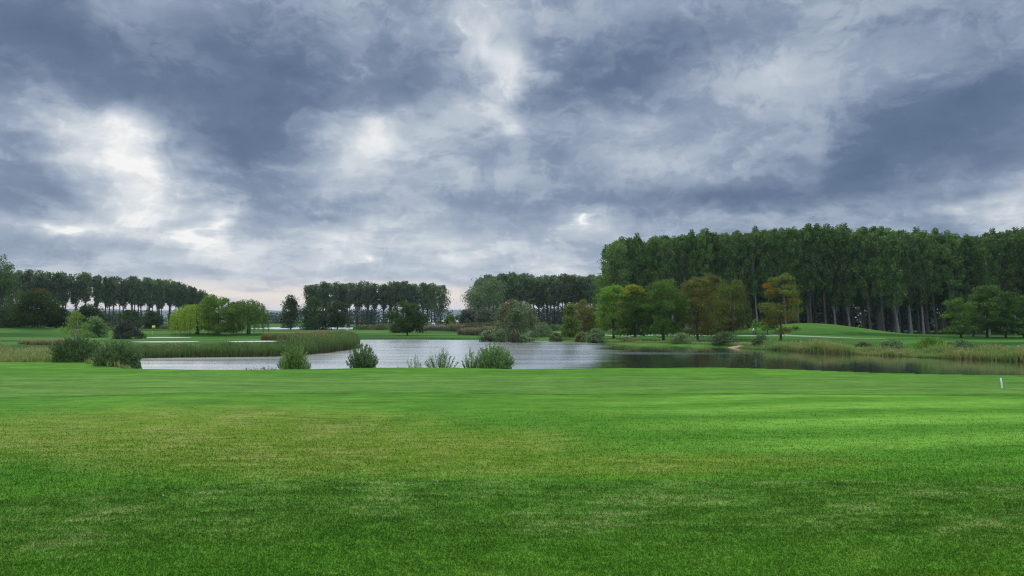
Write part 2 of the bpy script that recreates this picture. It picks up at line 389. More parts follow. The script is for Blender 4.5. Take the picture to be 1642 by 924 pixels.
def water_mat():
    m, k = mat('pond_water')
    P = k.node('ShaderNodeNewGeometry').outputs['Position']
    x, y, z = k.sep(P)[:3]
    # cat's paws of wind: rippled water in the open middle and left, calm lee in front of the wood
    wind = k.noise(k.vm('MULTIPLY', P, (.35, 1., 1.)), .09, 4, .6, .6)
    wn = k.m('MULTIPLY', k.m('SUBTRACT', wind, .5), 14.)
    edge = k.m('ADD', k.m('SUBTRACT', k.m('MULTIPLY', y, .135), x), wn)                      # the wood shelters the water to the right of this
    lee = k.rng(edge, -2., 3., 0., 1., smooth=True)
    bd = k.m('ABSOLUTE', k.m('SUBTRACT', y, k.m('ADD', 86., k.m('MULTIPLY', wn, .3))))
    band = k.m('MULTIPLY', k.rng(bd, k.m('SUBTRACT', 8., k.m('MULTIPLY', x, .22)), 1., 0., 1.), k.rng(x, 36., 18., 0., .9))
    near = k.rng(k.m('ADD', y, k.m('MULTIPLY', wn, .25)), 53.5, 56., .0, 1.)
    nearc = k.m('MAXIMUM', near, k.rng(x, 2., -3.))
    streak = k.rng(k.noise(k.vm('MULTIPLY', P, (.12, 1., 1.)), .35, 3, .5), .40, .54, .72, 1.)
    a = k.m('MULTIPLY', k.m('MAXIMUM', k.m('MULTIPLY', lee, nearc), band), streak)
    a = k.m('MAXIMUM', a, .06)
    rp = k.noise(k.vm('MULTIPLY', P, (1., 1.8, 1.)), 1.6, 4, .6)
    rp2 = k.noise(k.vm('MULTIPLY', P, (1., 1.6, 1.)), 6., 2, .6)
    h = k.m('MULTIPLY', k.m('ADD', rp, k.m('MULTIPLY', rp2, .25)), a)
    b = k.node('ShaderNodeBump'); b.inputs['Strength'].default_value = 1.; b.inputs['Distance'].default_value = .012
    k.put(b.inputs['Height'], h)
    gl = k.node('ShaderNodeBsdfGlossy'); gl.inputs['Color'].default_value = (.97, .98, .97, 1)
    k.put(gl.inputs['Roughness'], k.rng(a, 0., 1., .085, .22)); k.put(gl.inputs['Normal'], b.outputs[0])
    df = k.node('ShaderNodeBsdfDiffuse'); df.inputs['Color'].default_value = (.050, .060, .014, 1)
    fr = k.node('ShaderNodeFresnel'); fr.inputs['IOR'].default_value = 1.333
    fac = k.m('POWER', fr.outputs[0], k.rng(a, 0., 1., .95, .18))
    ms = k.node('ShaderNodeMixShader'); k.put(ms.inputs[0], fac)
    m.node_tree.links.new(df.outputs[0], ms.inputs[1]); m.node_tree.links.new(gl.outputs[0], ms.inputs[2])
    return finish(m, k, ms.outputs[0])
M_WATER = water_mat()
M_SAND = plain_mat('bunker_sand', (.50, .52, .42), .9, .06, 1.)
M_PATH = plain_mat('path_gravel', (.22, .26, .16), .9, .1, .6)
M_SOIL = plain_mat('bare_soil', (.30, .20, .11), .9, .2, 2.)
M_WHITE = plain_mat('white_paint', (.80, .80, .78), .5, .05)
M_DARKPOST = plain_mat('dark_post_paint', (.03, .03, .03), .6, .05)
M_BLUE = plain_mat('blue_print', (.05, .05, .30), .5, .05)
M_YELLOW = plain_mat('yellow_cloth', (.75, .78, .12), .8, .05)
M_BARK = bark_mat('grey_brown_bark', (.045, .038, .030), (.10, .088, .070))
M_PALEBARK = bark_mat('pale_poplar_bark', (.10, .10, .085), (.24, .235, .205))
M_BIRCH = bark_mat('birch_bark', (.30, .29, .26), (.55, .53, .48))

# ------------------------------------------------------------------ terrain
def gx(px, D): return (px-CX)/F*D
def poly(pts): return np.array([(gx(p, D), D) for p, D in pts])
POND = poly([(225,76),(300,77.5),(430,79),(480,82),(525,89),(556,97),(572,106),(566,120),(560,130),(575,141),(640,142),(700,141.5),(800,139),(880,132),
             (930,127),(975,120),(1010,115),(1080,110),(1150,104),(1230,96),(1300,89),(1400,81.5),(1520,75),(1642,69.5),(1900,61),
             (1950,42),(1760,43.5),(1642,45.6),(1520,47),(1400,48.8),(1280,51.5),(1150,53.8),(980,53),(820,52.2),(740,53.5),(600,53.5),(500,52),(400,51.6),(300,51.8),(232,52.5),(205,56),(192,62),(200,71)])
LAKE = poly([(418,272),(450,268),(560,268),(600,290),(580,335),(500,345),(430,340),(400,300)])
CHAN = poly([(738,205),(800,203),(905,196),(930,205),(925,218),(800,232),(738,240),(715,222)])
def sdist(P, V):
    """distance to the outline, negative inside"""
    d = np.full(len(P), 1e9); ins = np.zeros(len(P), bool)
    for i in range(len(V)):
        a = V[i]; b = V[(i+1) % len(V)]; e = b-a
        w = P-a; t = np.clip((w@e)/(e@e), 0, 1)
        d = np.minimum(d, np.hypot(*(w-t[:, None]*e).T))
        c = ((a[1] <= P[:, 1]) != (b[1] <= P[:, 1]))
        xs = a[0] + (P[:, 1]-a[1])/(e[1] if abs(e[1]) > 1e-9 else 1e-9)*e[0]
        ins ^= c & (P[:, 0] < xs)
    return np.where(ins, -d, d)
def sst(t): t = np.clip(t, 0, 1); return t*t*(3-2*t)
def gauss(x, y, cx, cy, sx, sy, rot=0.):
    c, s = math.cos(rot), math.sin(rot); u = (x-cx)*c+(y-cy)*s; v = -(x-cx)*s+(y-cy)*c
    return np.exp(-((u/sx)**2+(v/sy)**2))
WZ = -.6
def gz(x, y):
    x = np.atleast_1d(np.asarray(x, float)); y = np.atleast_1d(np.asarray(y, float))
    x, y = np.broadcast_arrays(x, y); x = x.ravel(); y = y.ravel()
    z = -.35*sst((y-56)/14)
    nearw = 1-sst((y-40)/12)
    z = z + nearw*(.05*np.sin(x*.21+1.)*np.sin(y*.33) + .03*np.sin(x*.5+y*.27))
    # hillocks beyond the water
    z = z + 2.05*gauss(x, y, gx(1275, 168), 168, 15, 13) + .9*gauss(x, y, gx(1350, 165), 166, 14, 10)
    z = z + .7*gauss(x, y, gx(1120, 150), 158, 26, 9) + .6*gauss(x, y, gx(1390, 100), 104, 8, 5)
    z = z + 1.7*gauss(x, y, gx(20, 170), 172, 26, 16) + .6*gauss(x, y, gx(640, 190), 200, 30, 14)
    z = z + .5*gauss(x, y, gx(930, 240), 250, 40, 14) + .5*gauss(x, y, gx(300, 165), 165, 30, 6)
    z = z + (.12*np.sin(x*.045+2)*np.sin(y*.06))*sst((y-75)/30)
    P = np.stack([x, y], 1)
    for V, bw in ((POND, 1.5), (LAKE, 3.), (CHAN, 3.)):
        sd = sdist(P, V)
        tgt = WZ-.9*sst(-sd/2.5)-.06
        k = sst(1-np.clip(sd, 0, None)/bw)
        z = z*(1-k)+tgt*k
    return z
def gz1(x, y): return float(gz(x, y)[0])

def axis(segs):
    out = [segs[0][0]]
    for a, b, st, gr in segs:
        v, s = a, st
        while v < b - 1e-6:
            v = min(v+s, b); out.append(v); s *= gr
    return np.array(out)
ya = axis([(-40, 0, 4, 1), (0, 40, .8, 1), (40, 150, .55, 1), (150, 260, 1.6, 1), (260, 7500, 3, 1.09)])
xp = axis([(0, 105, .8, 1), (105, 9800, 1.2, 1.12)])
xa = np.concatenate([-xp[:0:-1], xp])
X, Y = np.meshgrid(xa, ya)
Z = gz(X.ravel(), Y.ravel())
nx_, ny_ = len(xa), len(ya)
I = np.arange(nx_*ny_).reshape(ny_, nx_)
Q = np.stack([I[:-1, :-1].ravel(), I[:-1, 1:].ravel(), I[1:, 1:].ravel(), I[1:, :-1].ravel()], 1)
mb = MB(); mb.add(np.stack([X.ravel(), Y.ravel(), Z], 1), Q)
tag(mb.obj('ground', M_TURF, smooth=True), kind='structure')

def sheet(name, V, z, m, kind='structure'):
    me = bpy.data.meshes.new(name)
    me.from_pydata([(a, b, z) for a, b in V], [], [tuple(range(len(V)))]); me.materials.append(m)
    o = bpy.data.objects.new(name, me); COL.objects.link(o); o['kind'] = kind; return o
def grow(V, d):
    c = V.mean(0); out = []
    for i in range(len(V)):
        e = V[(i+1) % len(V)]-V[i-1]; nrm = np.array([e[1], -e[0]]); nrm /= np.linalg.norm(nrm)
        p = V[i]+nrm*d
        if sdist(p[None], V)[0] < 0: p = V[i]-nrm*d
        out.append(p)
    return np.array(out)
sheet('water', grow(POND, .35), WZ, M_WATER)
sheet('lake_water', grow(LAKE, .5), WZ, M_WATER)
sheet('channel_water', grow(CHAN, .5), WZ, M_WATER)

def draped(name, pts, m, lift=.006, sub=1.2):
    """fan-free patch: a polar grid over an outline, laid on the terrain"""
    V = np.asarray(pts); c = V.mean(0); k = len(V); mbp = MB(); vs = [c]; R_ = 8
    for r in range(1, R_+1): vs += [c+(p-c)*r/R_ for p in V]
    vs = np.array(vs); z = gz(vs[:, 0], vs[:, 1])+lift
    q = []; t = [(0, 1+j, 1+(j+1) % k) for j in range(k)]
    for r in range(R_-1):
        for j in range(k):
            a = 1+r*k+j; b = 1+r*k+(j+1) % k; q.append((a, a+k, b+k, b))
    mbp.add(np.column_stack([vs, z]), q, t)
    return tag(mbp.obj(name, m), kind='structure')
def blobline(cx, cy, rx, ry, k=26, seed=0):
    r = np.random.default_rng(seed); a = np.arange(k)*2*np.pi/k
    w = 1+.10*np.sin(2*a+r.uniform(0, 6))+.08*np.sin(3*a+r.uniform(0, 6))
    return np.stack([cx+rx*np.cos(a)*w, cy+ry*np.sin(a)*w], 1)
draped('bunker_sand', blobline(gx(266, 121), 121, 5.6, 3.0, seed=1), M_SAND, .05)
draped('bunker_sand', blobline(gx(268, 148), 148, 4.2, 2.4, seed=2), M_SAND, .05)
draped('bunker_sand', blobline(gx(404, 120), 121, 4.6, 3.2, seed=3), M_SAND, .05)
draped('bunker_sand', blobline(gx(362, 172), 172, 4.0, 3.6, seed=4), M_SAND, .05)
def ribbon(name, pts, w, m, lift=.02):
    P = []; pts = np.asarray(pts, float)
    for i in range(len(pts)-1):
        kk = max(2, int(np.linalg.norm(pts[i+1]-pts[i])/1.5))
        for j in range(kk): P.append(pts[i]+(pts[i+1]-pts[i])*j/kk)
    P.append(pts[-1]); P = np.array(P)
    T = unit(np.gradient(P, axis=0)); N_ = np.stack([-T[:, 1], T[:, 0]], 1)
    cols = [P+N_*w*s for s in (-.5, -.17, .17, .5)]
    v = np.concatenate(cols); z = gz(v[:, 0], v[:, 1])+lift; L = len(P); q = []
    for c in range(3):
        for i in range(L-1): q.append((c*L+i, c*L+i+1, (c+1)*L+i+1, (c+1)*L+i))
    mbp = MB(); mbp.add(np.column_stack([v, z]), q)
    return tag(mbp.obj(name, m), kind='structure')
ribbon('path', poly([(940,158),(1000,150),(1050,152),(1120,150),(1200,150),(1262,150),(1330,146),(1420,140)]), 2.4, M_PATH, .03)
draped('bare_bank', blobline(gx(1186, 101), 101.9, 2.2, .6, seed=9), M_SOIL, .05)

# far hills
hm = MB()
hx = np.linspace(-9500, 9500, 400)
def ridge(y0, depth, hfun):
    rows = [(0, 0.), (.35, .7), (.7, 1.), (1., .75)]
    v = np.concatenate([np.stack([hx, np.full_like(hx, y0+depth*d), -3+hfun(hx)*h+(3 if h == 0 else 0)*0], 1) for d, h in rows])
    L = len(hx); q = [(r*L+i, r*L+i+1, (r+1)*L+i+1, (r+1)*L+i) for r in range(3) for i in range(L-1)]
    hm.add(v, q)
ridge(5600, 700, lambda x: 74+8*np.sin(x*.0016+1)+5*np.sin(x*.005)+3*np.sin(x*.02)+1.5*np.sin(x*.07))
ridge(6700, 700, lambda x: 96+9*np.sin(x*.0009+.5)+5*np.sin(x*.004)+2*np.sin(x*.02))
M_HILL = plain_mat('wooded_hillside', (.040, .062, .028), .95, .35, .02)
tag(hm.obj('hills', M_HILL, smooth=True), kind='structure')
# pale stubble field on the plain
draped('stubble_field', np.array([(-420, 900), (-60, 880), (60, 1100), (40, 1500), (-300, 1600), (-560, 1300)]), plain_mat('stubble', (.34, .32, .24), .9), .15)

# ------------------------------------------------------------------ trees
L_POP = leaf_mat('poplar_leaf', (.030, .056, .020), (.070, .115, .034), trans=.28)
L_POPFAR = leaf_mat('hazed_poplar_leaf', (.040, .060, .034), (.078, .110, .056), trans=.28)  # haze put into the leaf colour: lighter and bluer than the nearer poplars
L_DARK = leaf_mat('dark_maple_leaf', (.013, .025, .009), (.034, .056, .016), trans=.18)
L_HORN = leaf_mat('hornbeam_leaf', (.021, .044, .010), (.062, .104, .020), trans=.25)
L_LIME = leaf_mat('light_green_leaf', (.060, .125, .018), (.125, .200, .030), trans=.32)
L_GOLD = leaf_mat('hornbeam_turning_leaf', (.018, .036, .009), (.050, .084, .018), accent=(.36, .35, .035), acc_top=(.55, .95), acc_lo=.60, acc_hi=.76)
L_RUST = leaf_mat('rusty_leaf', (.050, .062, .016), (.105, .105, .026), accent=(.24, .185, .045), acc_lo=.50, acc_hi=.62, acc_scale=.45)
L_RUSTG = leaf_mat('green_rusty_leaf', (.038, .062, .014), (.090, .110, .024), accent=(.26, .175, .045), acc_lo=.55, acc_hi=.66, acc_scale=.45)
L_ORANGE = leaf_mat('orange_patch_leaf', (.046, .070, .016), (.100, .115, .026), accent=(.42, .16, .035), acc_lo=.60, acc_hi=.635, acc_scale=.42)
L_BROWNTOP = leaf_mat('brown_top_leaf', (.013, .025, .009), (.034, .054, .016), accent=(.13, .075, .028), acc_top=(.70, 1.), acc_lo=.66, acc_hi=.82)
L_WILLOW = leaf_mat('weeping_willow_leaf', (.090, .150, .018), (.180, .240, .034), trans=.35)
L_WILLOWG = leaf_mat('green_willow_leaf', (.040, .075, .018), (.100, .150, .030), trans=.3)
L_GREYW = leaf_mat('grey_willow_leaf', (.080, .110, .055), (.165, .200, .110), accent=(.20, .165, .085), acc_lo=.52, acc_hi=.60, acc_scale=.3, trans=.25)
L_GREYG = leaf_mat('grey_green_leaf', (.045, .074, .034), (.095, .135, .060), trans=.25)
L_BUSH = leaf_mat('near_willow_leaf', (.050, .092, .034), (.115, .175, .070), trans=.3)
L_BUSHD = leaf_mat('dark_willow_bush_leaf', (.036, .066, .024), (.092, .140, .052), trans=.22)
L_BUSHL = leaf_mat('near_light_willow_leaf', (.075, .135, .035), (.150, .225, .065), trans=.3)
L_PURPLE = leaf_mat('purplish_shrub_leaf', (.030, .040, .028), (.062, .072, .046), trans=.2)
L_BIRCH = leaf_mat('birch_leaf', (.052, .088, .022), (.110, .150, .036), trans=.3)
L_MIXED = leaf_mat('hedge_leaf', (.055, .075, .028), (.120, .130, .055), accent=(.17, .13, .070), acc_lo=.52, acc_hi=.62, acc_scale=.06)
L_WOOD = leaf_mat('distant_wood_leaf', (.022, .036, .020), (.045, .066, .032), trans=.15)

def env_round(t): return np.sqrt(np.clip(1-(2*t-.86)**2/1.5, .02, 1))
def env_oval(t): return np.sqrt(np.clip(1-(2*t-.8)**2/1.5, .02, 1))*.98
def env_cone(t): return np.clip((1-t)**.62*(.55+.9*np.sqrt(t+.02)), .03, 1)
def env_dome(t): return np.clip(np.sqrt(np.clip(1-t**2.3, 0, 1)), .05, 1)
def env_fan(t): return np.clip(.42+.62*t**.8, 0, 1)*np.sqrt(np.clip(1-np.clip((t-.72)/.30, 0, 1)**2, .04, 1))
def env_pop(t): return np.clip(.62+.5*np.sin(t*2.6), 0, 1)*np.sqrt(np.clip(1-np.clip((t-.78)/.24, 0, 1)**2, .04, 1))

def make_tree(name, H, Wd, leaf, crown0=.18, env=env_round, nclump=60, nleaf=12000, mat_leaf=None, bark=M_BARK,
              flat=.65, crad=.15, trunk_r=None, stems=1, seed=0, steep=.5, nlimb=16, vertical=0., rooted=True):
    """tapered trunk with limbs reaching into a crown of leaf clumps; built at the origin"""
    r = np.random.default_rng(seed)
    root = empty(name, (0, 0, 0))
    tr = MB(); cr = MB()
    R0 = trunk_r or H*.018; Rw = Wd/2; z0 = crown0*H; ch = H-z0
    # clumps
    t = r.uniform(0, 1, nclump*3); rr = np.sqrt(r.uniform(0.02, 1, nclump*3))**.8; th = r.uniform(0, 2*np.pi, nclump*3)
    keep = r.uniform(0, 1, nclump*3) < env(t)+.12; t, rr, th = t[keep][:nclump], rr[keep][:nclump], th[keep][:nclump]
    lob = 1+.13*np.sin(2*th+r.uniform(0, 6))+.09*np.sin(5*th+7*t)
    e = env(t)*Rw*lob; c_r = Rw*crad*2*r.uniform(.65, 1.35, len(t))
    rad = np.maximum(e-c_r*.7, 0)*rr
    C = np.stack([rad*np.cos(th), rad*np.sin(th), z0+t*ch*(1-.5*crad)], 1)
    C[:, 2] = np.minimum(C[:, 2], H-c_r*flat*.8)
    C[:, 2] = np.maximum(C[:, 2], z0+c_r*flat*.3)
    tops = []
    for s in range(stems):
        off = np.array([0, 0]) if stems == 1 else r.normal(0, R0*1.8, 2)
        spread = np.array([0., 0.]) if stems == 1 else unit(r.normal(size=2))*Rw*.35
        zz = np.linspace(-.3 if rooted else 0, H*.86, 9); u = np.clip(zz/H, 0, 1)
        wob = np.cumsum(r.normal(0, .006*H, (9, 2)), axis=0)*(u[:, None]**.7)
        P = np.column_stack([off[0]+spread[0]*u**1.3+wob[:, 0], off[1]+spread[1]*u**1.3+wob[:, 1], zz])
        rads = R0/(stems**.4)*np.clip(1.25*np.exp(-u*14)*.5+1.02-1.0*u*1.05, .08, 2)
        tube(tr, P, rads, 8); tops.append(P)
    idx = r.choice(len(C), min(nlimb, len(C)), replace=False)
    for i in idx:
        P = tops[r.integers(stems)]; rh = math.hypot(C[i][0], C[i][1])
        za = np.clip(C[i][2]-rh*steep-.05*H, .55*z0, H*.8)
        j = np.interp(za, P[:, 2], np.arange(9)); a = np.array([np.interp(za, P[:, 2], P[:, 0]), np.interp(za, P[:, 2], P[:, 1]), za])
        b = C[i]; mid = (a+b)/2+np.array([0, 0, -.04*H*(1 if steep < 1 else -1)])+r.normal(0, .012*H, 3)
        q1 = a*.56+mid*.38+b*.06; q2 = a*.06+mid*.5+b*.44
        rl = R0*.34*np.clip(1-za/H*.6, .3, 1)
        tube(tr, [a, q1, mid, q2, b], [rl, rl*.8, rl*.6, rl*.42, rl*.2], 5)
    # leaves: more on the shell of every clump than inside
    k = r.choice(len(C), nleaf, p=(c_r**2/np.sum(c_r**2)))
    d = unit(r.normal(size=(nleaf, 3))); q = r.uniform(0, 1, nleaf)**.42
    Lp = C[k]+d*(c_r[k]*q)[:, None]*np.array([1, 1, flat])
    stray = (r.uniform(0, 1, nleaf) < .14) & (Lp[:, 2] < H*.93)
    Lp[stray] += r.normal(0, 1, (stray.sum(), 3))*c_r[k[stray]][:, None]*np.array([.5, .5, .4*flat])
    Lp[:, 2] = np.clip(Lp[:, 2], z0*.75, H*1.005)
    dirs = None
    if vertical: dirs = np.column_stack([np.zeros(nleaf), np.zeros(nleaf), np.full(nleaf, vertical)])
    leaves(cr, Lp, leaf, .6, dirs, 1., hgt=(Lp[:, 2]-z0)/ch, rng=r)
    tr.obj('trunk', bark, root, smooth=True)
    cr.obj('crown', mat_leaf, root)
    return root

def put(root, px, D, label, cat='tree', group=None, rz=0., lean=0., sc=1., dz=-.05):
    x = gx(px, D); root.location = (x, D, gz1(x, D)+dz)
    root.rotation_euler = (Matrix.Rotation(lean, 3, 'Y') @ Matrix.Rotation(rz, 3, 'Z')).to_euler()
    root.scale = (sc, sc, sc) if not hasattr(sc, '__len__') else sc
    tag(root, label, cat, group)
    return root
def dup(root, first=[]):
    o = root.copy(); COL.objects.link(o)
    for k in ('label', 'group', 'category'):
        if k in o: del o[k]
    for c in CH[root.name]:
        d = c.copy(); COL.objects.link(d); d.parent = o
    return o
CH = {}
def Hof(px, D, top): return (HY-top)*D/F + CAMZ - gz1(gx(px, D), D)
def Wof(D, w): return w*D/F

def tree_at(name, label, px, D, top, wpx, cat='tree', group=None, nl=14000, **kw):
    H = Hof(px, D, top)+.05; Wd = Wof(D, wpx)*1.12
    if kw.get('crown0', .18) < .3: kw['crown0'] = kw.get('crown0', .18)*.62
    kw.setdefault('leaf', D/730*1.35)
    kw.setdefault('seed', int(px*7+D))
    o = make_tree(name, H, Wd, nleaf=nl, **kw)
    return put(o, px, D, label, cat, group)

# ---- the tall wood on the right, and the poplar groves further off
pop_v = []
for i in range(7):
    o = make_tree('poplar_tree', 29.5+(i % 3)*.7, 6.1+(i % 2)*.9, .46, crown0=.27+.05*(i % 3), env=env_pop, nclump=84, nleaf=8600, mat_leaf=L_POP,
                  bark=M_PALEBARK if i in (0, 3, 5) else M_BARK, flat=1.35, crad=.13, trunk_r=.29, seed=100+i, steep=2.0, nlimb=34, vertical=.6)
    CH[o.name] = list(o.children); pop_v.append(o)
far_v = []
for i in range(7):
    o = make_tree('poplar_tree', 22+(i % 3)*.3, 7.0+(i % 3)*.8, .62, crown0=.40+.04*(i % 3), env=env_fan, nclump=52, nleaf=2600, mat_leaf=L_POPFAR,
                  bark=M_BARK, flat=1.3, crad=.125, trunk_r=.34, seed=200+i, steep=1.7, nlimb=30, vertical=.5)
    CH[o.name] = list(o.children); far_v.append(o)
used = set()
def take(v, i):
    b = v[i % len(v)]
    if b.name in used: return dup(b)
    used.add(b.name); return b
ORD = ('first second third fourth fifth sixth seventh eighth ninth tenth eleventh twelfth thirteenth fourteenth fifteenth sixteenth '
       'seventeenth eighteenth nineteenth twentieth twenty-first twenty-second twenty-third twenty-fourth twenty-fifth twenty-sixth '
       'twenty-seventh twenty-eighth twenty-ninth thirtieth thirty-first thirty-second thirty-third thirty-fourth thirty-fifth thirty-sixth').split()
rr = random.Random(5)
def grove(variants, rows, group, front_label, back_label, H0):
    """rows: list of (px0, D0, px1, D1, n); front row first; height profile in photo rows"""
    for ri, (p0, D0, p1, D1, cnt, tops, lean) in enumerate(rows):
        order = []
        for i in range(cnt):
            f = (i+.5+rr.uniform(-.22, .22))/cnt
            x = gx(p0, D0)+(gx(p1, D1)-gx(p0, D0))*f; D = D0+(D1-D0)*f+rr.uniform(-1.2, 1.2)
            px = CX+F*x/D
            top = np.interp(px, [t[0] for t in tops], [t[1] for t in tops])+rr.uniform(-2., 3.)
            H = Hof(px, D, top)
            o = take(variants, rr.randrange(50))
            s = H/H0; w = s*rr.uniform(.9, 1.15)
            lab = front_label % ORD[i] if (ri == 0 and i < len(ORD)) else back_label
            put(o, px, D, lab, 'poplar tree', group, rz=rr.uniform(0, 6.28), lean=lean+rr.gauss(0, R(1.3)), sc=(w, w, s))
TR = [(940,436),(975,398),(1005,380),(1060,376),(1150,371),(1240,366),(1300,361),(1440,362),(1480,370),(1560,374),(1642,366),(1900,364)]
ln = R(-4.0)
grove(pop_v, [(1010,206,1830,170,36,TR,ln),(985,212,1800,177,34,TR,ln),(978,219,1780,185,32,TR,ln),(990,227,1760,194,28,TR,ln),(1000,237,1740,205,26,TR,ln)],
      'tall poplars of the dark wood on the right',
      'tall poplar, %s from the left in the front row of the right-hand wood',
      'tall poplar crowded behind the front row of the right-hand wood', 29.9)
TC = [(740,466),(752,449),(770,441),(820,438),(960,442)]
grove(far_v, [(768,318,975,300,17,TC,R(-1)),(776,328,985,310,15,TC,R(-1)),(785,338,990,320,14,TC,0)],
      'poplars of the middle grove behind the grey willow',
      'poplar, %s from the left in the front row of the grove behind the grey willow',
      'poplar behind the front row of the grove behind the grey willow', 22.6)
TM = [(484,462),(500,452),(560,451),(640,452),(700,452),(718,470)]
grove(far_v, [(492,345,712,352,21,TM,R(.5)),(500,358,700,365,15,TM,0)],
      'poplars of the thin grove left of the middle',
      'slender poplar, %s from the left in the front row of the thin middle grove',
      'slender poplar behind the front row of the thin middle grove', 22.6)
TL = [(-80,430),(30,432),(110,434),(200,444),(270,446),(330,466),(345,476)]
grove(far_v, [(-60,290,335,365,28,TL,R(1)),(30,300,335,376,15,TL,0),(210,335,330,388,12,TL,0)],
      'poplars of the long row on the left',
      'poplar, %s from the left in the front row of the long left-hand grove',
      'poplar behind the front row of the long left-hand grove', 22.6)
# lone trees on the ends of the groves
tree_at('poplar_tree', 'tall leafy tree cut by the left edge of the photo, tallest on the left', 2, 245, 404, 52, 'poplar tree', crown0=.12, env=env_oval,
        nclump=80, nl=12000, mat_leaf=L_POP, flat=1., crad=.14, steep=1.)
tree_at('poplar_tree', 'broad round-crowned poplar at the left end of the right-hand wood', 988, 205, 384, 72, 'poplar tree', crown0=.20, env=env_oval,
        nclump=120, nl=17000, mat_leaf=L_POP, flat=.9, crad=.12, steep=1.1, leaf=.42, nlimb=34)
tree_at('poplar_tree', 'loose spreading poplar alone at the right end of the thin middle grove', 702, 340, 455, 48, 'poplar tree', crown0=.36, env=env_oval,
        nclump=34, nl=2600, mat_leaf=L_POPFAR, flat=.8, crad=.12, steep=1.1, leaf=.6, nlimb=26, bark=M_PALEBARK)
tree_at('poplar_tree', 'spreading poplar with leaning trunk at the left end of the middle grove', 783, 300, 446, 78, 'poplar tree', crown0=.30, env=env_oval,
        nclump=80, nl=13000, mat_leaf=L_POPFAR, flat=.8, crad=.13, steep=1.1, leaf=.56, nlimb=26, bark=M_PALEBARK)

# ---- single trees, left to right
G_R = 'park trees on the far bank to the right'
T = tree_at
T('park_tree', 'dark low-branched tree at the left edge beside the brown-topped tree', 14, 185, 488, 62, mat_leaf=L_DARK, crown0=.18)
T('park_tree', 'dark rounded tree with a brownish top near the left edge', 58, 172, 463, 70, mat_leaf=L_BROWNTOP, crown0=.20, stems=3, nl=24000, flat=.6, nclump=110, crad=.16)
T('park_tree', 'small dark tree between the brown-topped tree and the yellow-green sapling', 90, 178, 490, 34, mat_leaf=L_DARK, crown0=.15, nl=7000)
T('young_tree', 'yellow-green sapling with pale forked stems behind the left willow bushes', 121, 92, 497, 46, mat_leaf=L_BIRCH, crown0=.34, bark=M_BIRCH, stems=3, nl=2300, env=env_cone, trunk_r=.10, crad=.12, leaf=.15, nclump=40)
T('park_tree', 'dark domed tree behind the yellow-green sapling on the left', 143, 190, 488, 58, mat_leaf=L_DARK, crown0=.08, env=env_dome, nl=12000)
T('round_shrub', 'mid-green rounded shrub left of the purplish shrub', 152, 150, 507, 42, 'shrub', mat_leaf=L_BUSHD, crown0=.0, env=env_dome, nl=8000)
T('round_shrub', 'purplish dark rounded shrub at the edge of the left fairway', 205, 142, 512, 50, 'shrub', mat_leaf=L_PURPLE, crown0=.0, env=env_dome, nl=9000)
T('park_tree', 'low dark tree with short trunk right above the purplish shrub', 208, 230, 497, 40, mat_leaf=L_DARK, crown0=.18, nl=7000)
T('park_tree', 'small dark tree with its trunk showing beside the yellow flag', 245, 240, 499, 30, mat_leaf=L_DARK, crown0=.22, nl=5000)
T('park_tree', 'small dark bushy tree between the flag and the weeping willow', 288, 250, 497, 34, mat_leaf=L_DARK, crown0=.06, nl=6000)
T('park_tree', 'dark bushy tree hard behind the top of the weeping willow', 322, 260, 486, 40, mat_leaf=L_DARK, crown0=.1, nl=6000)

def make_willow(name, label, px, D, top, wpx, m, nstr, ln_, seed, tr0=.5, leafs=.26, g=None):
    r = np.random.default_rng(seed); H = Hof(px, D, top)+.05; Rw = Wof(D, wpx)/2
    root = empty(name, (0, 0, 0)); tr = MB(); cr = MB()
    zz = np.linspace(-.3, H*.7, 7); P = np.column_stack([np.sin(zz*.5)*.15, np.cos(zz*.4)*.12, zz]); tube(tr, P, np.linspace(tr0, .14, 7), 8)
    A = []
    for i in range(nstr):
        th = r.uniform(0, 2*np.pi); q = math.sqrt(r.uniform(.03, 1))
        lob = 1+.12*math.sin(3*th+seed)
        x, y = q*Rw*lob*math.cos(th), q*Rw*lob*math.sin(th)
        zt = H*(.50+.50*math.sqrt(max(0, 1-q**2.2)))*r.uniform(.90, 1.0)
        ln2 = min(zt*r.uniform(.5, 1.)*ln_*(.6+.5*q), zt-.12)
        A.append((x, y, zt, ln2))
        if i % (max(nstr//26, 1)) == 0:
            a = np.array([P[4][0], P[4][1], H*r.uniform(.25, .6)]); b = np.array([x*.9, y*.9, zt-.2])
            mid = (a+b)/2+np.array([0, 0, .08*H]); tube(tr, [a, (a+mid)/2, mid, (mid+b)/2, b], [.13, .10, .08, .05, .02], 5)
    A = np.array(A); k = np.repeat(np.arange(nstr), 42); s = r.uniform(0, 1, len(k))
    x = A[k, 0]*(1+.06*s)+r.normal(0, .10, len(k)); y = A[k, 1]*(1+.06*s)+r.normal(0, .10, len(k)); z = A[k, 2]-A[k, 3]*s
    L = np.column_stack([x, y, z]); leaves(cr, L, leafs, .42, np.tile([0, 0, 1.], (len(k), 1)), .5, hgt=z/H, rng=r)
    tr.obj('trunk', M_BARK, root, smooth=True); cr.obj('crown', m, root)
    return put(root, px, D, label, 'willow tree', g)
make_willow('weeping_willow', 'yellow-green weeping willow drooping to the grass, leftmost of the willow clump', 316, 162, 486, 72, L_WILLOW, 560, 1.0, 4)
T('park_tree', 'dark green tree in the middle of the willow clump', 350, 160, 472, 58, mat_leaf=L_WILLOWG, crown0=.14, nl=15000, crad=.13)
make_willow('weeping_willow', 'green weeping tree on the right of the willow clump', 398, 163, 478, 60, L_WILLOWG, 460, .95, 8)
T('park_tree', 'small dark tree filling the gap inside the willow clump', 374, 172, 481, 34, mat_leaf=L_DARK, crown0=.12, nl=7000)
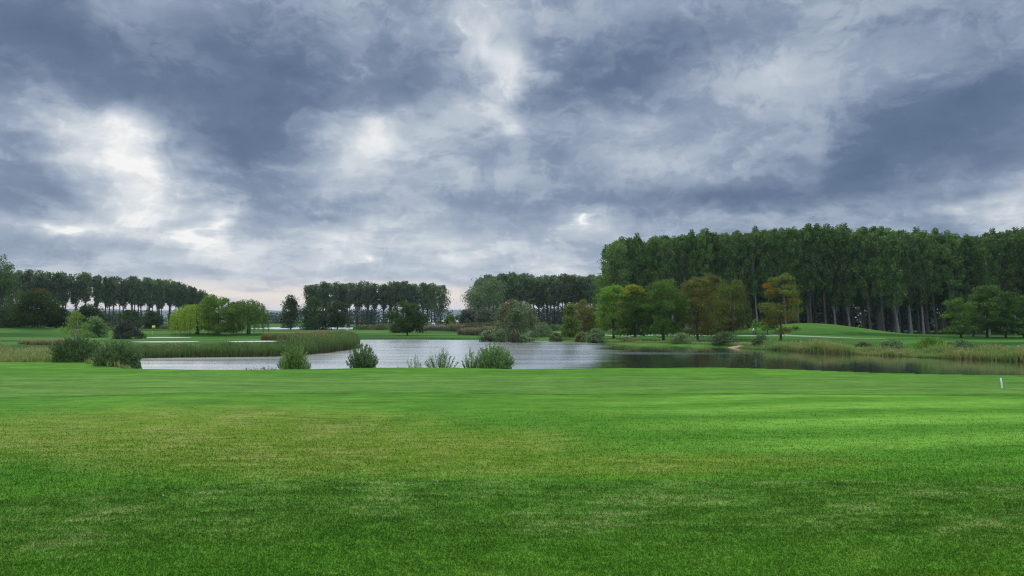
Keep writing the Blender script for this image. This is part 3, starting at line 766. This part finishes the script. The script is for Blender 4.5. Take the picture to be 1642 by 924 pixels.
T('park_tree', 'thin dark tree, leftmost of the three trees by the far water', 466, 262, 473, 36, mat_leaf=L_DARK, crown0=.10, nl=5500, flat=1.1, env=env_oval)
T('park_tree', 'wide dark weeping tree, middle of the three trees by the far water', 503, 258, 477, 48, mat_leaf=L_DARK, crown0=.02, nl=9500, flat=1.3, env=env_dome)
T('park_tree', 'dark tree with short trunk, rightmost of the three trees by the far water', 541, 255, 478, 36, mat_leaf=L_DARK, crown0=.18, nl=6500)
T('park_tree', 'dark round maple standing alone on the fairway left of the sign', 653, 168, 483, 58, mat_leaf=L_DARK, crown0=.20, nl=17000, crad=.13, flat=.55)
T('round_shrub', 'mid-green upright shrub just right of the sign', 722, 235, 503, 20, 'shrub', mat_leaf=L_BIRCH, crown0=.0, env=env_oval, nl=3500)
T('park_tree', 'low dark tree right of the hill gap', 752, 262, 495, 38, mat_leaf=L_PURPLE, crown0=.08, nl=6500)
T('park_tree', 'low dark tree hard left of the big grey willow', 780, 255, 494, 34, mat_leaf=L_PURPLE, crown0=.08, nl=6000)
T('willow_bush', 'big grey-green and tan willow bush on the far bank in the middle', 827, 129, 480, 72, 'willow bush', mat_leaf=L_GREYW, crown0=.01, env=env_oval, nl=24000, stems=5, crad=.11, flat=.9, nclump=90, trunk_r=.2, leaf=.22)
T('round_shrub', 'dark shrub at the water on the left foot of the big grey willow', 790, 131, 531, 40, 'shrub', mat_leaf=L_PURPLE, crown0=.0, env=env_dome, nl=4500)
T('round_shrub', 'dark leafy shrub between the big grey willow and the birch', 868, 150, 517, 38, 'shrub', mat_leaf=L_GREYG, crown0=.0, env=env_dome, nl=4500)
T('birch_tree', 'slim light-green birch with pale trunk at the far water', 914, 133, 484, 42, mat_leaf=L_BIRCH, crown0=.12, env=env_cone, nl=7500, bark=M_BIRCH, trunk_r=.12, crad=.13, nclump=70)
T('park_tree', 'brownish round tree behind the birch', 938, 205, 478, 48, mat_leaf=L_RUST, crown0=.10, nl=8000)
T('round_shrub', 'low brown-green shrub under the birch on its left', 892, 131, 534, 22, 'shrub', mat_leaf=L_MIXED, crown0=.0, env=env_dome, nl=2500)
T('round_shrub', 'low rusty shrub between the birch and the grey shrub', 934, 128, 533, 24, 'shrub', mat_leaf=L_MIXED, crown0=.0, env=env_dome, nl=3000)
T('round_shrub', 'grey-green round shrub on the bank right of the birch', 955, 124, 527, 34, 'shrub', mat_leaf=L_GREYG, crown0=.0, env=env_dome, nl=5000)

kwr = dict(group=G_R, flat=.45, crad=.13, nclump=85)
T('hornbeam_tree', 'light-green tree at the left of the bank trees, lowest of them', 984, 140, 454, 62, mat_leaf=L_LIME, crown0=.12, nl=17000, **kwr)
T('hornbeam_tree', 'tree with a yellow top between the light-green and the dark tree', 1018, 132, 454, 66, mat_leaf=L_GOLD, crown0=.16, nl=20000, **kwr)
T('hornbeam_tree', 'wide dark green tree, tallest green one on the far bank', 1064, 128, 445, 80, mat_leaf=L_HORN, crown0=.15, nl=24000, **kwr)
T('oak_tree', 'rusty brown tree right of the wide dark green tree', 1119, 131, 438, 70, mat_leaf=L_RUST, crown0=.16, nl=17000, trunk_r=.16, **kwr)
T('oak_tree', 'green and rusty tree, right-hand neighbour of the rusty brown tree', 1172, 137, 444, 68, mat_leaf=L_RUSTG, crown0=.16, nl=15000, trunk_r=.16, **kwr)
T('oak_tree', 'tall rusty-topped tree behind the two rusty trees', 1143, 152, 436, 56, mat_leaf=L_RUST, crown0=.22, nl=10000, trunk_r=.16, **kwr)
otree = T('oak_tree', 'thin tree with bright orange patches standing alone before the hillock', 1252, 126, 434, 66, mat_leaf=L_ORANGE, crown0=.20, nl=13500, trunk_r=.17, group=G_R, flat=.5, crad=.13, nclump=62)
ro = np.random.default_rng(77); om = MB()
for (ox, oz, rr_o, no) in ((-2.8, 9.6, .75, 260), (-2.2, 8.7, .55, 130), (2.3, 7.2, .75, 300), (1.7, 6.8, .5, 130), (-1.6, 5.6, .6, 110)):
    P_ = np.array([ox, -.7, oz])+unit(ro.normal(size=(no, 3)))*(ro.uniform(0, 1, no)**.5)[:, None]*np.array([rr_o, .9, rr_o*.6])
    leaves(om, P_, .22, .6, None, rng=ro)
    tube(om, [(ox*.1, 0, oz-1.6), (ox*.5, -.3, oz-.6), (ox, -.7, oz)], [.05, .035, .012], 5)
oo = om.obj('orange_leaves', leaf_mat('orange_turned_leaf', (.24, .075, .012), (.36, .13, .02), trans=.3), otree)
oo['label'] = 'patches of bright orange leaves'
# small park trees at the right edge
kwe = dict(group='low dark trees under the wood at the right edge', flat=.5, crad=.13, mat_leaf=L_HORN)
T('hornbeam_tree', 'leftmost and lowest of the dark trees at the right edge', 1541, 146, 472, 56, crown0=.20, nl=11000, **kwe)
T('hornbeam_tree', 'tallest of the dark trees at the right edge, second from their left', 1583, 148, 455, 66, crown0=.22, nl=15000, **kwe)
T('hornbeam_tree', 'dark tree at the right edge between the tallest one and the last', 1613, 144, 466, 54, crown0=.20, nl=12000, **kwe)
T('hornbeam_tree', 'last dark tree, cut by the right edge of the photo', 1642, 146, 472, 56, crown0=.20, nl=11000, **kwe)
T('hornbeam_tree', 'thin-trunked dark tree standing behind the leftmost edge tree', 1561, 156, 478, 40, crown0=.22, nl=7000, **kwe)
# saplings in front of the hillock
T('young_tree', 'small sapling with dark stem on the hillock, left of two', 1212, 152, 511, 20, mat_leaf=L_LIME, crown0=.30, nl=600, trunk_r=.10, stems=1, nclump=14)
T('young_tree', 'small sapling with dark stem on the hillock, right of two', 1231, 152, 513, 22, mat_leaf=L_LIME, crown0=.32, nl=600, trunk_r=.10, stems=1, nclump=14)

# ---- shrubs on the far bank
def shrub(px, D, top, w, m, label, nl=3500, **kw):
    kw.setdefault('env', env_dome); kw.setdefault('crown0', 0.)
    return T('round_shrub', label, px, D, top, w, 'shrub', 'shrubs along the far bank', mat_leaf=m, nl=nl, flat=.8, **kw)
shrub(1012, 119, 541, 34, L_MIXED, 'low sprawling shrub on the shore below the yellow-topped tree', 2500)
shrub(1094, 112, 534, 36, L_GREYG, 'pale grey-green shrub on the shore below the wide green tree')
shrub(1161, 106, 532, 42, L_GREYG, 'round grey-green willow shrub on the shore beside the bare earth', 5000)
shrub(1221, 99, 537, 32, L_GREYG, 'grey-green shrub on the shore left of the orange-patched tree', 4200)
shrub(1430, 84, 545, 44, L_GREYG, 'dull green shrub on the right-hand shore, left of the paler pair', 5000)
shrub(1492, 81, 542, 52, L_LIME, 'broad yellowish-green shrub on the right-hand shore', 5500)
shrub(1540, 79, 546, 44, L_GREYG, 'dull green shrub right of the broad yellowish one', 4200)
shrub(1590, 76, 553, 60, L_MIXED, 'low olive shrub at the shore near the right edge', 5000)
shrub(1645, 75, 553, 50, L_GREYG, 'low green shrub cut by the right edge at the shore', 4200)
shrub(1385, 87, 549, 30, L_MIXED, 'small olive shrub beside the low hump on the right shore', 3000)

# ------------------------------------------------------------------ shoots: willow bushes with upright rods, near bank
def make_rods(name, px, D, top, wpx, m, label, nsh=150, per=60, leaf=.13, spread=1., dz=-.08, cat='willow bush', upright=.5, seed=1, fill=.0, group=None, asp=.3):
    r = np.random.default_rng(seed); x0 = gx(px, D); H = Hof(px, D, top); Rw = Wof(D, wpx)/2
    root = empty(name, (0, 0, 0)); tr = MB(); cr = MB()
    th = r.uniform(0, 2*np.pi, nsh); q = np.sqrt(r.uniform(0, 1, nsh))
    tip = np.column_stack([q*Rw*np.cos(th), q*Rw*np.sin(th), H*np.sqrt(np.clip(1-(q*.88)**2, .05, 1))*r.uniform(.72, 1.05, nsh)])
    base = np.column_stack([tip[:, 0]*.35, tip[:, 1]*.35, np.zeros(nsh)])
    mid = (base+tip)/2; mid[:, :2] = base[:, :2]+(tip[:, :2]-base[:, :2])*(.5-.2*upright)+r.normal(0, .05, (nsh, 2)); mid[:, 2] = tip[:, 2]*.55
    for i in range(nsh):
        if i % 2 == 0: tube(tr, [base[i]-[0, 0, .1], mid[i], tip[i]], [.022, .014, .005], 4)
    k = np.repeat(np.arange(nsh), per); s = r.uniform(.04, 1, len(k))**.85
    P = ((1-s)**2)[:, None]*base[k]+(2*s*(1-s))[:, None]*mid[k]+(s**2)[:, None]*tip[k]
    d = unit((tip-base)[k])
    P += r.normal(0, .055, P.shape)*(1.1-s*.6)[:, None]
    P[:, 2] = np.maximum(P[:, 2], .02)
    leaves(cr, P, leaf, asp, d, .65, hgt=P[:, 2]/H, rng=r)
    if fill:
        nf = int(fill); dd = unit(r.normal(size=(nf, 3))); dd[:, 2] = abs(dd[:, 2]); qq = r.uniform(.2, 1, nf)**.5
        PF = dd*qq[:, None]*np.array([Rw*.86, Rw*.86, H*.80]); leaves(cr, PF, leaf, asp+.1, np.tile([0, 0, 1.], (nf, 1)), .9, hgt=PF[:, 2]/H, rng=r)
    tr.obj('stems', M_BARK, root); cr.obj('foliage', m, root)
    return put(root, px, D, label, cat, group, dz=dz)
GN = 'willow bushes on the near bank'
make_rods('willow_bush', 125, 60.5, 536, 86, L_BUSHD, 'leftmost dense green willow bush on the near bank', 300, 70, seed=3, fill=14000, group=GN)
make_rods('willow_bush', 188, 55.0, 543, 82, L_BUSHD, 'dark willow bush at the left end of the pond', 300, 70, seed=4, fill=14000, group=GN)
make_rods('willow_bush', 472, 53.2, 545, 54, L_BUSHL, 'light-green feathery willow bush standing before the reed point', 190, 60, seed=5, fill=3500, group=GN)
make_rods('willow_bush', 581, 53.4, 547, 54, L_BUSH, 'spiky dark willow bush with upright rods, middle of the near bank', 120, 60, seed=6, upright=.0, fill=1200, group=GN, leaf=.15, asp=.26)
make_rods('willow_bush', 708, 54.0, 556, 56, L_BUSHL, 'sparse low willow with separate grey-green rods left of the largest bush', 62, 46, seed=7, upright=.0, group=GN, asp=.26)
make_rods('willow_bush', 793, 53.4, 546, 70, L_BUSH, 'largest rounded willow bush on the near bank', 260, 80, seed=8, fill=10000, group=GN)
make_rods('willow_bush', 754, 54.0, 555, 32, L_BUSHL, 'narrow upright willow rods on the left flank of the largest bush', 50, 46, seed=9, upright=.2, group=GN, asp=.26)
make_rods('willow_bush', 664, 54.4, 566, 34, L_BUSHL, 'thin wispy willow rods left of the sparse low willow', 24, 30, seed=12, upright=.2, group=GN, asp=.24)
make_rods('willow_bush', 786, 134, 526, 16, L_GREYW, 'small pale dead-looking shrub left of the big grey willow', 40, 30, seed=10, leaf=.2, dz=0)
make_rods('willow_bush', 566, 101, 548, 34, L_BUSH, 'spiky green willow at the tip of the reed point', 90, 50, seed=11, upright=.1, leaf=.2, dz=-.1)

# ------------------------------------------------------------------ reeds and long grass
B_REED = blade_mat('reed_blade', (.23, .19, .085), (.15, .235, .06), plume=(.34, .28, .17))
B_REEDR = blade_mat('reddish_reed_blade', (.27, .16, .06), (.23, .20, .07), plume=(.42, .26, .15))
B_MEAD = blade_mat('meadow_blade', (.30, .27, .08), (.24, .34, .08), plume=(.38, .34, .15), dry=(.34, .30, .10))
B_SHORE = blade_mat('shore_blade', (.27, .27, .08), (.22, .37, .08), plume=(.40, .38, .17), dry=(.36, .35, .11))
B_WEED = blade_mat('rusty_weed_blade', (.20, .11, .04), (.27, .13, .05), plume=(.35, .2, .1))
B_PALE = blade_mat('pale_reed_blade', (.17, .14, .08), (.22, .20, .10), plume=(.34, .29, .20))

def blades(name, pts, hgt, wid, m, label, cat, nb=3, plume=.3, lean=.22, seed=0, kind='stuff', group=None):
    """tall stalks: every point carries nb tapering blades, some a seed plume"""
    r = np.random.default_rng(seed); N = len(pts); z = gz(pts[:, 0], pts[:, 1])
    z = np.maximum(z, WZ-.15)
    pat = np.sin(pts[:, 0]*1.1+seed)*np.sin(pts[:, 1]*.9+seed*2)+.6*np.sin(pts[:, 0]*2.7+pts[:, 1]*2.1)+.5*np.sin(pts[:, 0]*.45-pts[:, 1]*.3+seed)
    h = np.broadcast_to(hgt, (N,))*r.uniform(.66, 1.12, N)*(1+.14*pat)
    base = np.column_stack([pts, z-.05]); mbp = MB()
    for b in range(nb):
        a = r.uniform(0, 2*np.pi, N); L = (r.uniform(.2, 1., N)*lean)*h
        hb = h*(1 if b == 0 else 1)*r.uniform(.62, 1., N)
        tip = base+np.column_stack([np.cos(a)*L, np.sin(a)*L, hb])
        mid = base+np.column_stack([np.cos(a)*L*.3, np.sin(a)*L*.3, hb*.55])
        a2 = r.uniform(0, np.pi, N); w = np.column_stack([np.cos(a2), np.sin(a2), np.zeros(N)])*wid
        V = np.stack([base-w*.4, base+w*.4, mid+w*.6, mid-w*.6, tip], 1).reshape(-1, 3)
        o = np.arange(N)*5
        q = np.stack([o, o+1, o+2, o+3], 1); t = np.stack([o+3, o+2, o+4], 1)
        hh = np.tile([0, 0, .55, .55, 1.], N); var = np.repeat(r.uniform(0, 1, N), 5)
        mbp.add(V, q, t, var, hh)
        if b == 0 and plume:
            k = np.where(r.uniform(0, 1, N) < plume)[0]
            if len(k):
                P = np.repeat(tip[k], 3, 0)+r.normal(0, 1, (len(k)*3, 3))*np.array([.05, .05, .10])*(1+wid*4)
                leaves(mbp, P, .06+wid*2, .45, np.tile([0, 0, 1.], (len(P), 1)), .5, hgt=np.full(len(P), 1.2), rng=r)
    return tag(mbp.obj(name, m), label, cat, group, kind)

def along(pl, n, w, seed=0, off=0.):
    """n random points in a band of width w beside a line (positive off: to its left)"""
    r = np.random.default_rng(seed); P = np.asarray(pl, float); seg = np.diff(P, axis=0); L = np.hypot(*seg.T); cu = np.concatenate([[0], np.cumsum(L)])
    s = r.uniform(0, cu[-1], n); i = np.clip(np.searchsorted(cu, s)-1, 0, len(L)-1); f = (s-cu[i])/L[i]
    p = P[i]+seg[i]*f[:, None]; nn = np.stack([-seg[i][:, 1], seg[i][:, 0]], 1)/L[i][:, None]
    return p+nn*(off+r.uniform(-.5, .5, n)*w)[:, None], s/cu[-1]
def outland(p, lim=-.5):
    return p[sdist(p, POND) > lim]
p, s = along(poly([(198,76.5),(300,78.),(430,79.6),(470,81)]), 12000, 4.0, 1)
blades('reeds', outland(p), 1.3, .035, B_REED, 'green reed belt with tan stems along the left far shore', 'reeds', plume=.03, lean=.12, seed=1)
p, s = along(poly([(466,82.5),(500,86),(528,92),(550,99),(562,107),(556,116)]), 9500, 4.6, 2)
blades('reeds', outland(p), 1.95, .04, B_REED, 'taller reeds with buff plumes around the point of land', 'reeds', plume=.09, lean=.12, seed=2)
p, s = along(poly([(424,131),(470,131),(505,127),(530,120),(548,112)]), 5600, 4., 3)
blades('reddish_reeds', p, 1.75, .05, B_REEDR, 'reddish-brown reed patch behind the point of land', 'reeds', plume=.10, lean=.15, seed=3)
# left meadow
r_ = np.random.default_rng(11)
pm = np.column_stack([r_.uniform(-62, -28, 16000), r_.uniform(58, 84, 16000)])
pm = pm[(sdist(pm, POND) > .3) & (pm[:, 1] > 59.5+(pm[:, 0]+36)*.02)]
hm_ = .55+.75*sst((np.sin(pm[:, 0]*.6+pm[:, 1]*.3)+np.sin(pm[:, 0]*.23-pm[:, 1]*.5)+1)/3)
blades('meadow_grass', pm, hm_, .035, B_MEAD, 'tall yellow-green meadow grass at the left of the pond', 'long grass', plume=.25, lean=.35, seed=4)
p, s = along(poly([(150,57),(190,53.6),(222,52.6),(236,54)]), 260, 1.4, 14)
blades('bank_reeds', p, .6, .03, B_SHORE, 'straw-coloured bank grass between the dark bush and the pond', 'long grass', plume=.1, lean=.3, seed=15)
# right shore
p, s = along(poly([(1195,100.),(1260,93.5),(1300,89.8),(1400,82.2),(1520,75.8),(1642,70.4),(1900,62.2)]), 22000, 3.0, 5)
p = outland(p, -.4)
blades('shore_grass', p, .55+.75*sst(.5+.5*np.sin(p[:, 0]*.55)+.3*np.sin(p[:, 0]*1.7)), .035, B_SHORE, 'yellowish long grass fringing the right-hand shore', 'long grass', plume=.08, lean=.4, seed=5)
p, s = along(poly([(900,133),(960,124.5),(1010,118),(1080,113),(1150,107),(1200,102)]), 3000, 1.2, 6)
blades('shore_grass', outland(p, -.2), .45, .04, B_SHORE, 'short grassy fringe along the bank below the park trees', 'long grass', plume=.1, lean=.4, seed=6)
# small weeds on the near bank
p, s = along(poly([(392,52.6),(442,52.8)]), 260, 1.0, 7)
blades('rusty_weeds', p, .62, .03, B_WEED, 'rusty brown weeds left of the light-green willow bush', 'weeds', plume=.5, lean=.35, seed=7)
p, s = along(poly([(655,53.2),(675,53.2)]), 90, .7, 8)
blades('rusty_weeds', p, .5, .025, B_WEED, 'thin rusty weeds left of the sparse low willow', 'weeds', plume=.5, lean=.4, seed=8)
p, s = along(poly([(966,52.6),(974,52.6)]), 16, .3, 9)
blades('rusty_weeds', p, .38, .03, B_WEED, 'tiny rusty tuft at the pond edge right of the middle', 'weeds', plume=.3, lean=.3, seed=9)
p, s = along(poly([(600,53),(690,53.4),(740,53.2)]), 1500, 1.2, 10)
blades('bank_grass', p, .34, .025, B_SHORE, 'short tufty grass round the sparse willows on the near bank', 'long grass', plume=.1, lean=.5, seed=10)
p, s = along(poly([(226,52.4),(300,51.6),(400,51.4),(500,51.8),(600,53.2),(745,53.2),(820,52),(900,52.2)]), 5200, .9, 21)
blades('bank_grass', p, .17, .02, B_SHORE, 'low ragged grass along the near pond edge', 'long grass', plume=.02, lean=.6, seed=21)
# hedges and scrub beyond the fairways
def scrubmass(name, line, n, h, w, leaf, m, label, cat='scrub', seed=0, vary=.5):
    r = np.random.default_rng(seed); L_ = np.hypot(*np.diff(np.asarray(line), axis=0).T).sum()
    nl = max(6, int(L_/(w*.28))); c, s = along(line, nl, w*.7, seed)
    hh = h*r.uniform(1-vary, 1.1, nl); rr_ = w*.5*r.uniform(.7, 1.3, nl)
    k = r.integers(0, nl, n); d = unit(r.normal(size=(n, 3))); d[:, 2] = abs(d[:, 2]); q = r.uniform(.3, 1, n)**.4
    x = c[k, 0]+d[:, 0]*rr_[k]*q; y = c[k, 1]+d[:, 1]*rr_[k]*q; z = gz(x, y)+d[:, 2]*hh[k]*q
    mbp = MB(); leaves(mbp, np.column_stack([x, y, z]), leaf, .6, None, hgt=d[:, 2]*q, rng=r)
    return tag(mbp.obj(name, m), label, cat, None, 'stuff')
scrubmass('scrub', poly([(208,262),(250,258),(330,262)]), 6000, 2.2, 3, .35, L_MIXED, 'pale scrub line behind the yellow flag', seed=1)
scrubmass('scrub', poly([(566,262),(620,250),(690,240)]), 9000, 2.6, 4, .36, L_MIXED, 'olive scrub belt behind the fairway left of the sign', seed=2)
scrubmass('scrub', poly([(672,232),(735,222),(790,212)]), 9000, 2.6, 4, .34, L_MIXED, 'tan scrub behind and right of the sign', seed=3)
scrubmass('scrub', poly([(700,255),(760,250),(800,246)]), 7000, 2.6, 5, .36, L_MIXED, 'olive scrub below the dark trees right of the hill gap', seed=4)
scrubmass('scrub', poly([(770,172),(790,160),(800,150)]), 1200, 1.8, 2.5, .26, L_GREYW, 'pale scrub at the left of the big grey willow', seed=5)
scrubmass('scrub', poly([(860,235),(905,228),(950,230)]), 6000, 2.8, 5, .34, L_GREYG, 'grey-green scrub behind the birch', seed=6)
p, s = along(poly([(742,178),(765,172),(792,168)]), 1800, 3, 16)
blades('pale_reeds', p, 2.0, .07, B_PALE, 'pale feathery reeds on the bank left of the big grey willow', 'reeds', plume=.6, lean=.2, seed=16)
p, s = along(poly([(680,206),(690,206),(712,202),(740,196)]), 1500, 3, 17)
blades('pale_reeds', p, 1.8, .08, B_PALE, 'buff reeds around the foot of the sign', 'reeds', plume=.5, lean=.25, seed=17)
p, s = along(poly([(45,112),(70,108),(100,106)]), 700, 3, 18)
blades('reddish_reeds', p, .8, .05, B_REEDR, 'reddish dock and grass on the left behind the meadow', 'long grass', plume=.4, lean=.25, seed=18)
scrubmass('scrub', poly([(1040,170),(1120,178),(1190,176)]), 4000, 1.8, 3, .3, L_GREYG, 'low scrub at the foot of the wood behind the rusty trees', seed=7)
# dark far-off woods behind and between the groves
def wood(line, n, h, w, leaf, label, seed, m=L_WOOD): return scrubmass('distant_wood', line, n, h, w, leaf, m, label, 'wood', seed, .25)
wood(poly([(-60,330),(60,345),(180,420),(345,430)]), 16000, 9., 14, .9, 'dark low woodland behind the long left grove', 21)
wood(poly([(400,560),(480,540),(600,470),(716,440)]), 16000, 11., 14, 1.0, 'dark low woodland behind the thin middle grove', 22)
wood(poly([(750,400),(850,380),(1000,350)]), 15000, 11., 14, .9, 'dark woodland filling the foot of the middle grove', 23)
wood(poly([(985,262),(1200,256),(1420,240),(1640,225),(1850,215)]), 110000, 17., 14, 1.1, 'dark undergrowth deep inside the right-hand wood', 24)

# ------------------------------------------------------------------ small made things
def bevel_box(mb_, c, s, b=.01, rot=None):
    """box with chamfered edges"""
    cx, cy, cz = c; hx_, hy_, hz_ = s[0]/2, s[1]/2, s[2]/2; b = min(b, hx_*.4, hy_*.4, hz_*.4)
    bm_v = []; 
    import bmesh
    bm = bmesh.new(); bmesh.ops.create_cube(bm, size=1.)
    for v in bm.verts: v.co = Vector((v.co.x*s[0], v.co.y*s[1], v.co.z*s[2]))
    bmesh.ops.bevel(bm, geom=list(bm.edges), offset=b, segments=2, affect='EDGES', profile=.5)
    bmesh.ops.triangulate(bm, faces=list(bm.faces))
    if rot is not None: bmesh.ops.rotate(bm, verts=list(bm.verts), matrix=rot)
    bm.verts.index_update()
    v = np.array([tuple(q.co) for q in bm.verts])+np.array(c); t = np.array([[q.index for q in f_.verts] for f_ in bm.faces])
    mb_.add(v, None, t); bm.free()
# white distance stake leaning slightly left
x = gx(1607.5, 36.4); D = 36.4
st = empty('marker_stake', (x, D, gz1(x, D)))
a = MB(); lean = np.array([-.085, 0, .52])
tube(a, [(0, 0, -.08), (lean[0]*.5, 0, .26), tuple(lean), (lean[0]*1.02, 0, .535)], [.036, .036, .035, .022], 12); a.obj('post', M_WHITE, st, smooth=True)
a = MB(); tube(a, [(.001, 0, .0), (-.004, 0, .03)], [.05, .042], 12); a.obj('collar', M_DARKPOST, st)
tag(st, 'short white marker stake leaning left on the lawn at the right', 'marker stake')
# information sign
D = 214; x = gx(695, D); sg = empty('sign_board', (x, D, gz1(x, D)))
a = MB(); bevel_box(a, (0, 0, 1.25), (1.0, .06, 2.3), .02); a.obj('panel', M_WHITE, sg)
for sx in (-.42, .42):
    a = MB(); tube(a, [(sx, .06, -.3), (sx, .06, 2.3)], [.035, .035], 8); a.obj('post', M_DARKPOST, sg)
a = MB(); th = np.arange(28)*2*np.pi/28
rad_o = 1+.10*np.sin(3*th+1)+.06*np.sin(5*th)
v = np.column_stack([.32*np.cos(th)*rad_o, np.full(28, -.036), 1.62+.50*np.sin(th)*rad_o]); v = np.vstack([v, [[0, -.036, 1.62]], v+[0, .004, 0]])
a.add(v, [(j, (j+1) % 28, 29+(j+1) % 28, 29+j) for j in range(28)], [(28, (j+1) % 28, j) for j in range(28)]); a.obj('emblem', M_BLUE, sg)
a = MB()
for zz_ in (.62, .50, .38): bevel_box(a, (0, -.035, zz_), (.62, .008, .035), .002)
a.obj('lettering', plain_mat('pale_grey_print', (.45, .46, .48)), sg)
tag(sg, 'upright white sign board with a blue-violet emblem by the scrub', 'sign')
# flagstick
D = 158; x = gx(244, D); fg = empty('golf_flag', (x, D, gz1(x, D)))
a = MB(); tube(a, [(0, 0, -.1), (0, 0, 2.2)], [.02, .014], 8); a.obj('pole', M_YELLOW, fg)
a = MB(); u = np.linspace(0, 1, 9); V = []
for yy in (.0, .012):
    for zz_ in (1.55, 2.12):
        for q in u: V.append((q*.62+.015, .05*math.sin(q*7)+yy, zz_-.04*q))
q = [(i, i+1, 9+i+1, 9+i) for i in range(8)]+[(18+i, 27+i, 27+i+1, 18+i+1) for i in range(8)]+[(9+i, 9+i+1, 27+i+1, 27+i) for i in range(8)]+[(i, 18+i, 18+i+1, i+1) for i in range(8)]+[(8, 26, 35, 17)]
a.add(V, q); a.obj('flag_cloth', M_YELLOW, fg)
tag(fg, 'yellow golf flag on a thin stick on the left green', 'golf flag')
# tee marker post by the far water
D = 236; x = gx(557, D); tp = empty('tee_box_marker', (x, D, gz1(x, D)))
a = MB(); bevel_box(a, (0, 0, .45), (.5, .35, .9), .04); a.obj('body', M_WHITE, tp)
a = MB(); bevel_box(a, (0, 0, .94), (.58, .43, .09), .02); a.obj('cap', M_DARKPOST, tp)
tag(tp, 'small white box marker at the far fairway edge beside the scrub', 'marker')
# dark post with white top on the hillock
D = 151; x = gx(1208.5, D); wp = empty('marker_post', (x, D, gz1(x, D)))
a = MB(); tube(a, [(0, 0, -.1), (0, 0, 1.0)], [.11, .10], 10); a.obj('post', M_DARKPOST, wp)
a = MB(); tube(a, [(0, 0, 1.0), (0, 0, 1.12), (0, 0, 1.45)], [.22, .20, .05], 12); a.obj('cap', M_WHITE, wp)
tag(wp, 'dark post with a white top beside the saplings on the hillock', 'marker post')
# white bench-like rail at the right shore
D = 84; x = gx(1637, D); wr = empty('marker_rail', (x, D, gz1(x, D)))
a = MB(); bevel_box(a, (0, 0, .62), (.9, .08, .09), .02); a.obj('rail', M_WHITE, wr)
for sx in (-.35, .35):
    a = MB(); bevel_box(a, (sx, 0, .25), (.06, .06, .66), .01); a.obj('post', M_WHITE, wr)
tag(wr, 'low white rail in the shore grass at the right edge', 'rail')
# bits of litter-pale leaves and daisies on the lawn
r_ = np.random.default_rng(33)
for i, (px, py) in enumerate(((262, 799), (701, 771))):
    D = CAMZ*F/(py-HY); x = gx(px, D); a = MB()
    th = np.arange(8)*np.pi/4; v = np.column_stack([.017*np.cos(th), .010*np.sin(th), .03+.008*np.cos(3*th)]); v = np.vstack([v, v*[.9, .9, 1]-[0, 0, .012], [[0, 0, .036]]])
    a.add(v, [(j, 8+j, 8+(j+1) % 8, (j+1) % 8) for j in range(8)], [(16, j, (j+1) % 8) for j in range(8)])
    o = a.obj('fallen_leaf', M_SAND); o.location = (x, D, gz1(x, D)); o.rotation_euler = (.2, .1, i*2.)
    tag(o, ('tiny pale fallen leaf at the left edge of the dark mown band' if i == 0 else 'tiny pale fallen leaf near the middle of the dark mown band'), 'leaf')

# ------------------------------------------------------------------ grass blades of the near lawn
r_ = np.random.default_rng(44)
NB = 1300000
yy = 7.0*(34/7.0)**r_.uniform(0, 1, NB); yy = yy[r_.uniform(0, 1, len(yy)) < (1+8.75/yy)/2.25]; NB = len(yy); yy = yy[r_.uniform(0, 1, NB) < np.clip((30-yy)/19, 0, 1)**1.2]; NB = len(yy); xx = r_.uniform(-1, 1, NB)*(.80*yy+7.)
zz = gz(xx, yy)
hb = r_.uniform(.018, .050, NB)*(1+.5*(r_.uniform(0, 1, NB) > .93)); wb = .0035+.00042*yy
aa = r_.uniform(0, 2*np.pi, NB); ab = r_.uniform(0, np.pi, NB); lb = r_.uniform(.2, 1.3, NB)*hb
base = np.column_stack([xx, yy, zz-.004]); w = np.column_stack([np.cos(ab), np.sin(ab), np.zeros(NB)])*wb[:, None]
tip = base+np.column_stack([np.cos(aa)*lb, np.sin(aa)*lb, hb])
V = np.stack([base-w, base+w, tip], 1).reshape(-1, 3)
mb = MB(); mb.add(V, None, np.arange(3*NB).reshape(NB, 3), np.repeat(r_.uniform(0, 1, NB), 3))
tag(mb.obj('grass', M_BLADE), 'short mown grass blades of the near lawn', 'grass', None, 'stuff')

# ------------------------------------------------------------------ haze
bm_ = MB()
x0, x1, y0, y1, z0_, z1_ = -9900, 9900, -60, 7600, -4.5, 122
v = [(x0,y0,z0_),(x1,y0,z0_),(x1,y1,z0_),(x0,y1,z0_),(x0,y0,z1_),(x1,y0,z1_),(x1,y1,z1_),(x0,y1,z1_)]
bm_.add(v, [(0,3,2,1),(4,5,6,7),(0,1,5,4),(1,2,6,5),(2,3,7,6),(3,0,4,7)])
m, k = mat('haze_air')
pv = k.node('ShaderNodeVolumePrincipled'); pv.inputs['Color'].default_value = (.72, .82, 1., 1)
pv.inputs['Density'].default_value = .000085; pv.inputs['Anisotropy'].default_value = .1
o_ = k.node('ShaderNodeOutputMaterial'); m.node_tree.links.new(pv.outputs[0], o_.inputs['Volume'])
tag(bm_.obj('haze', m), kind='stuff')
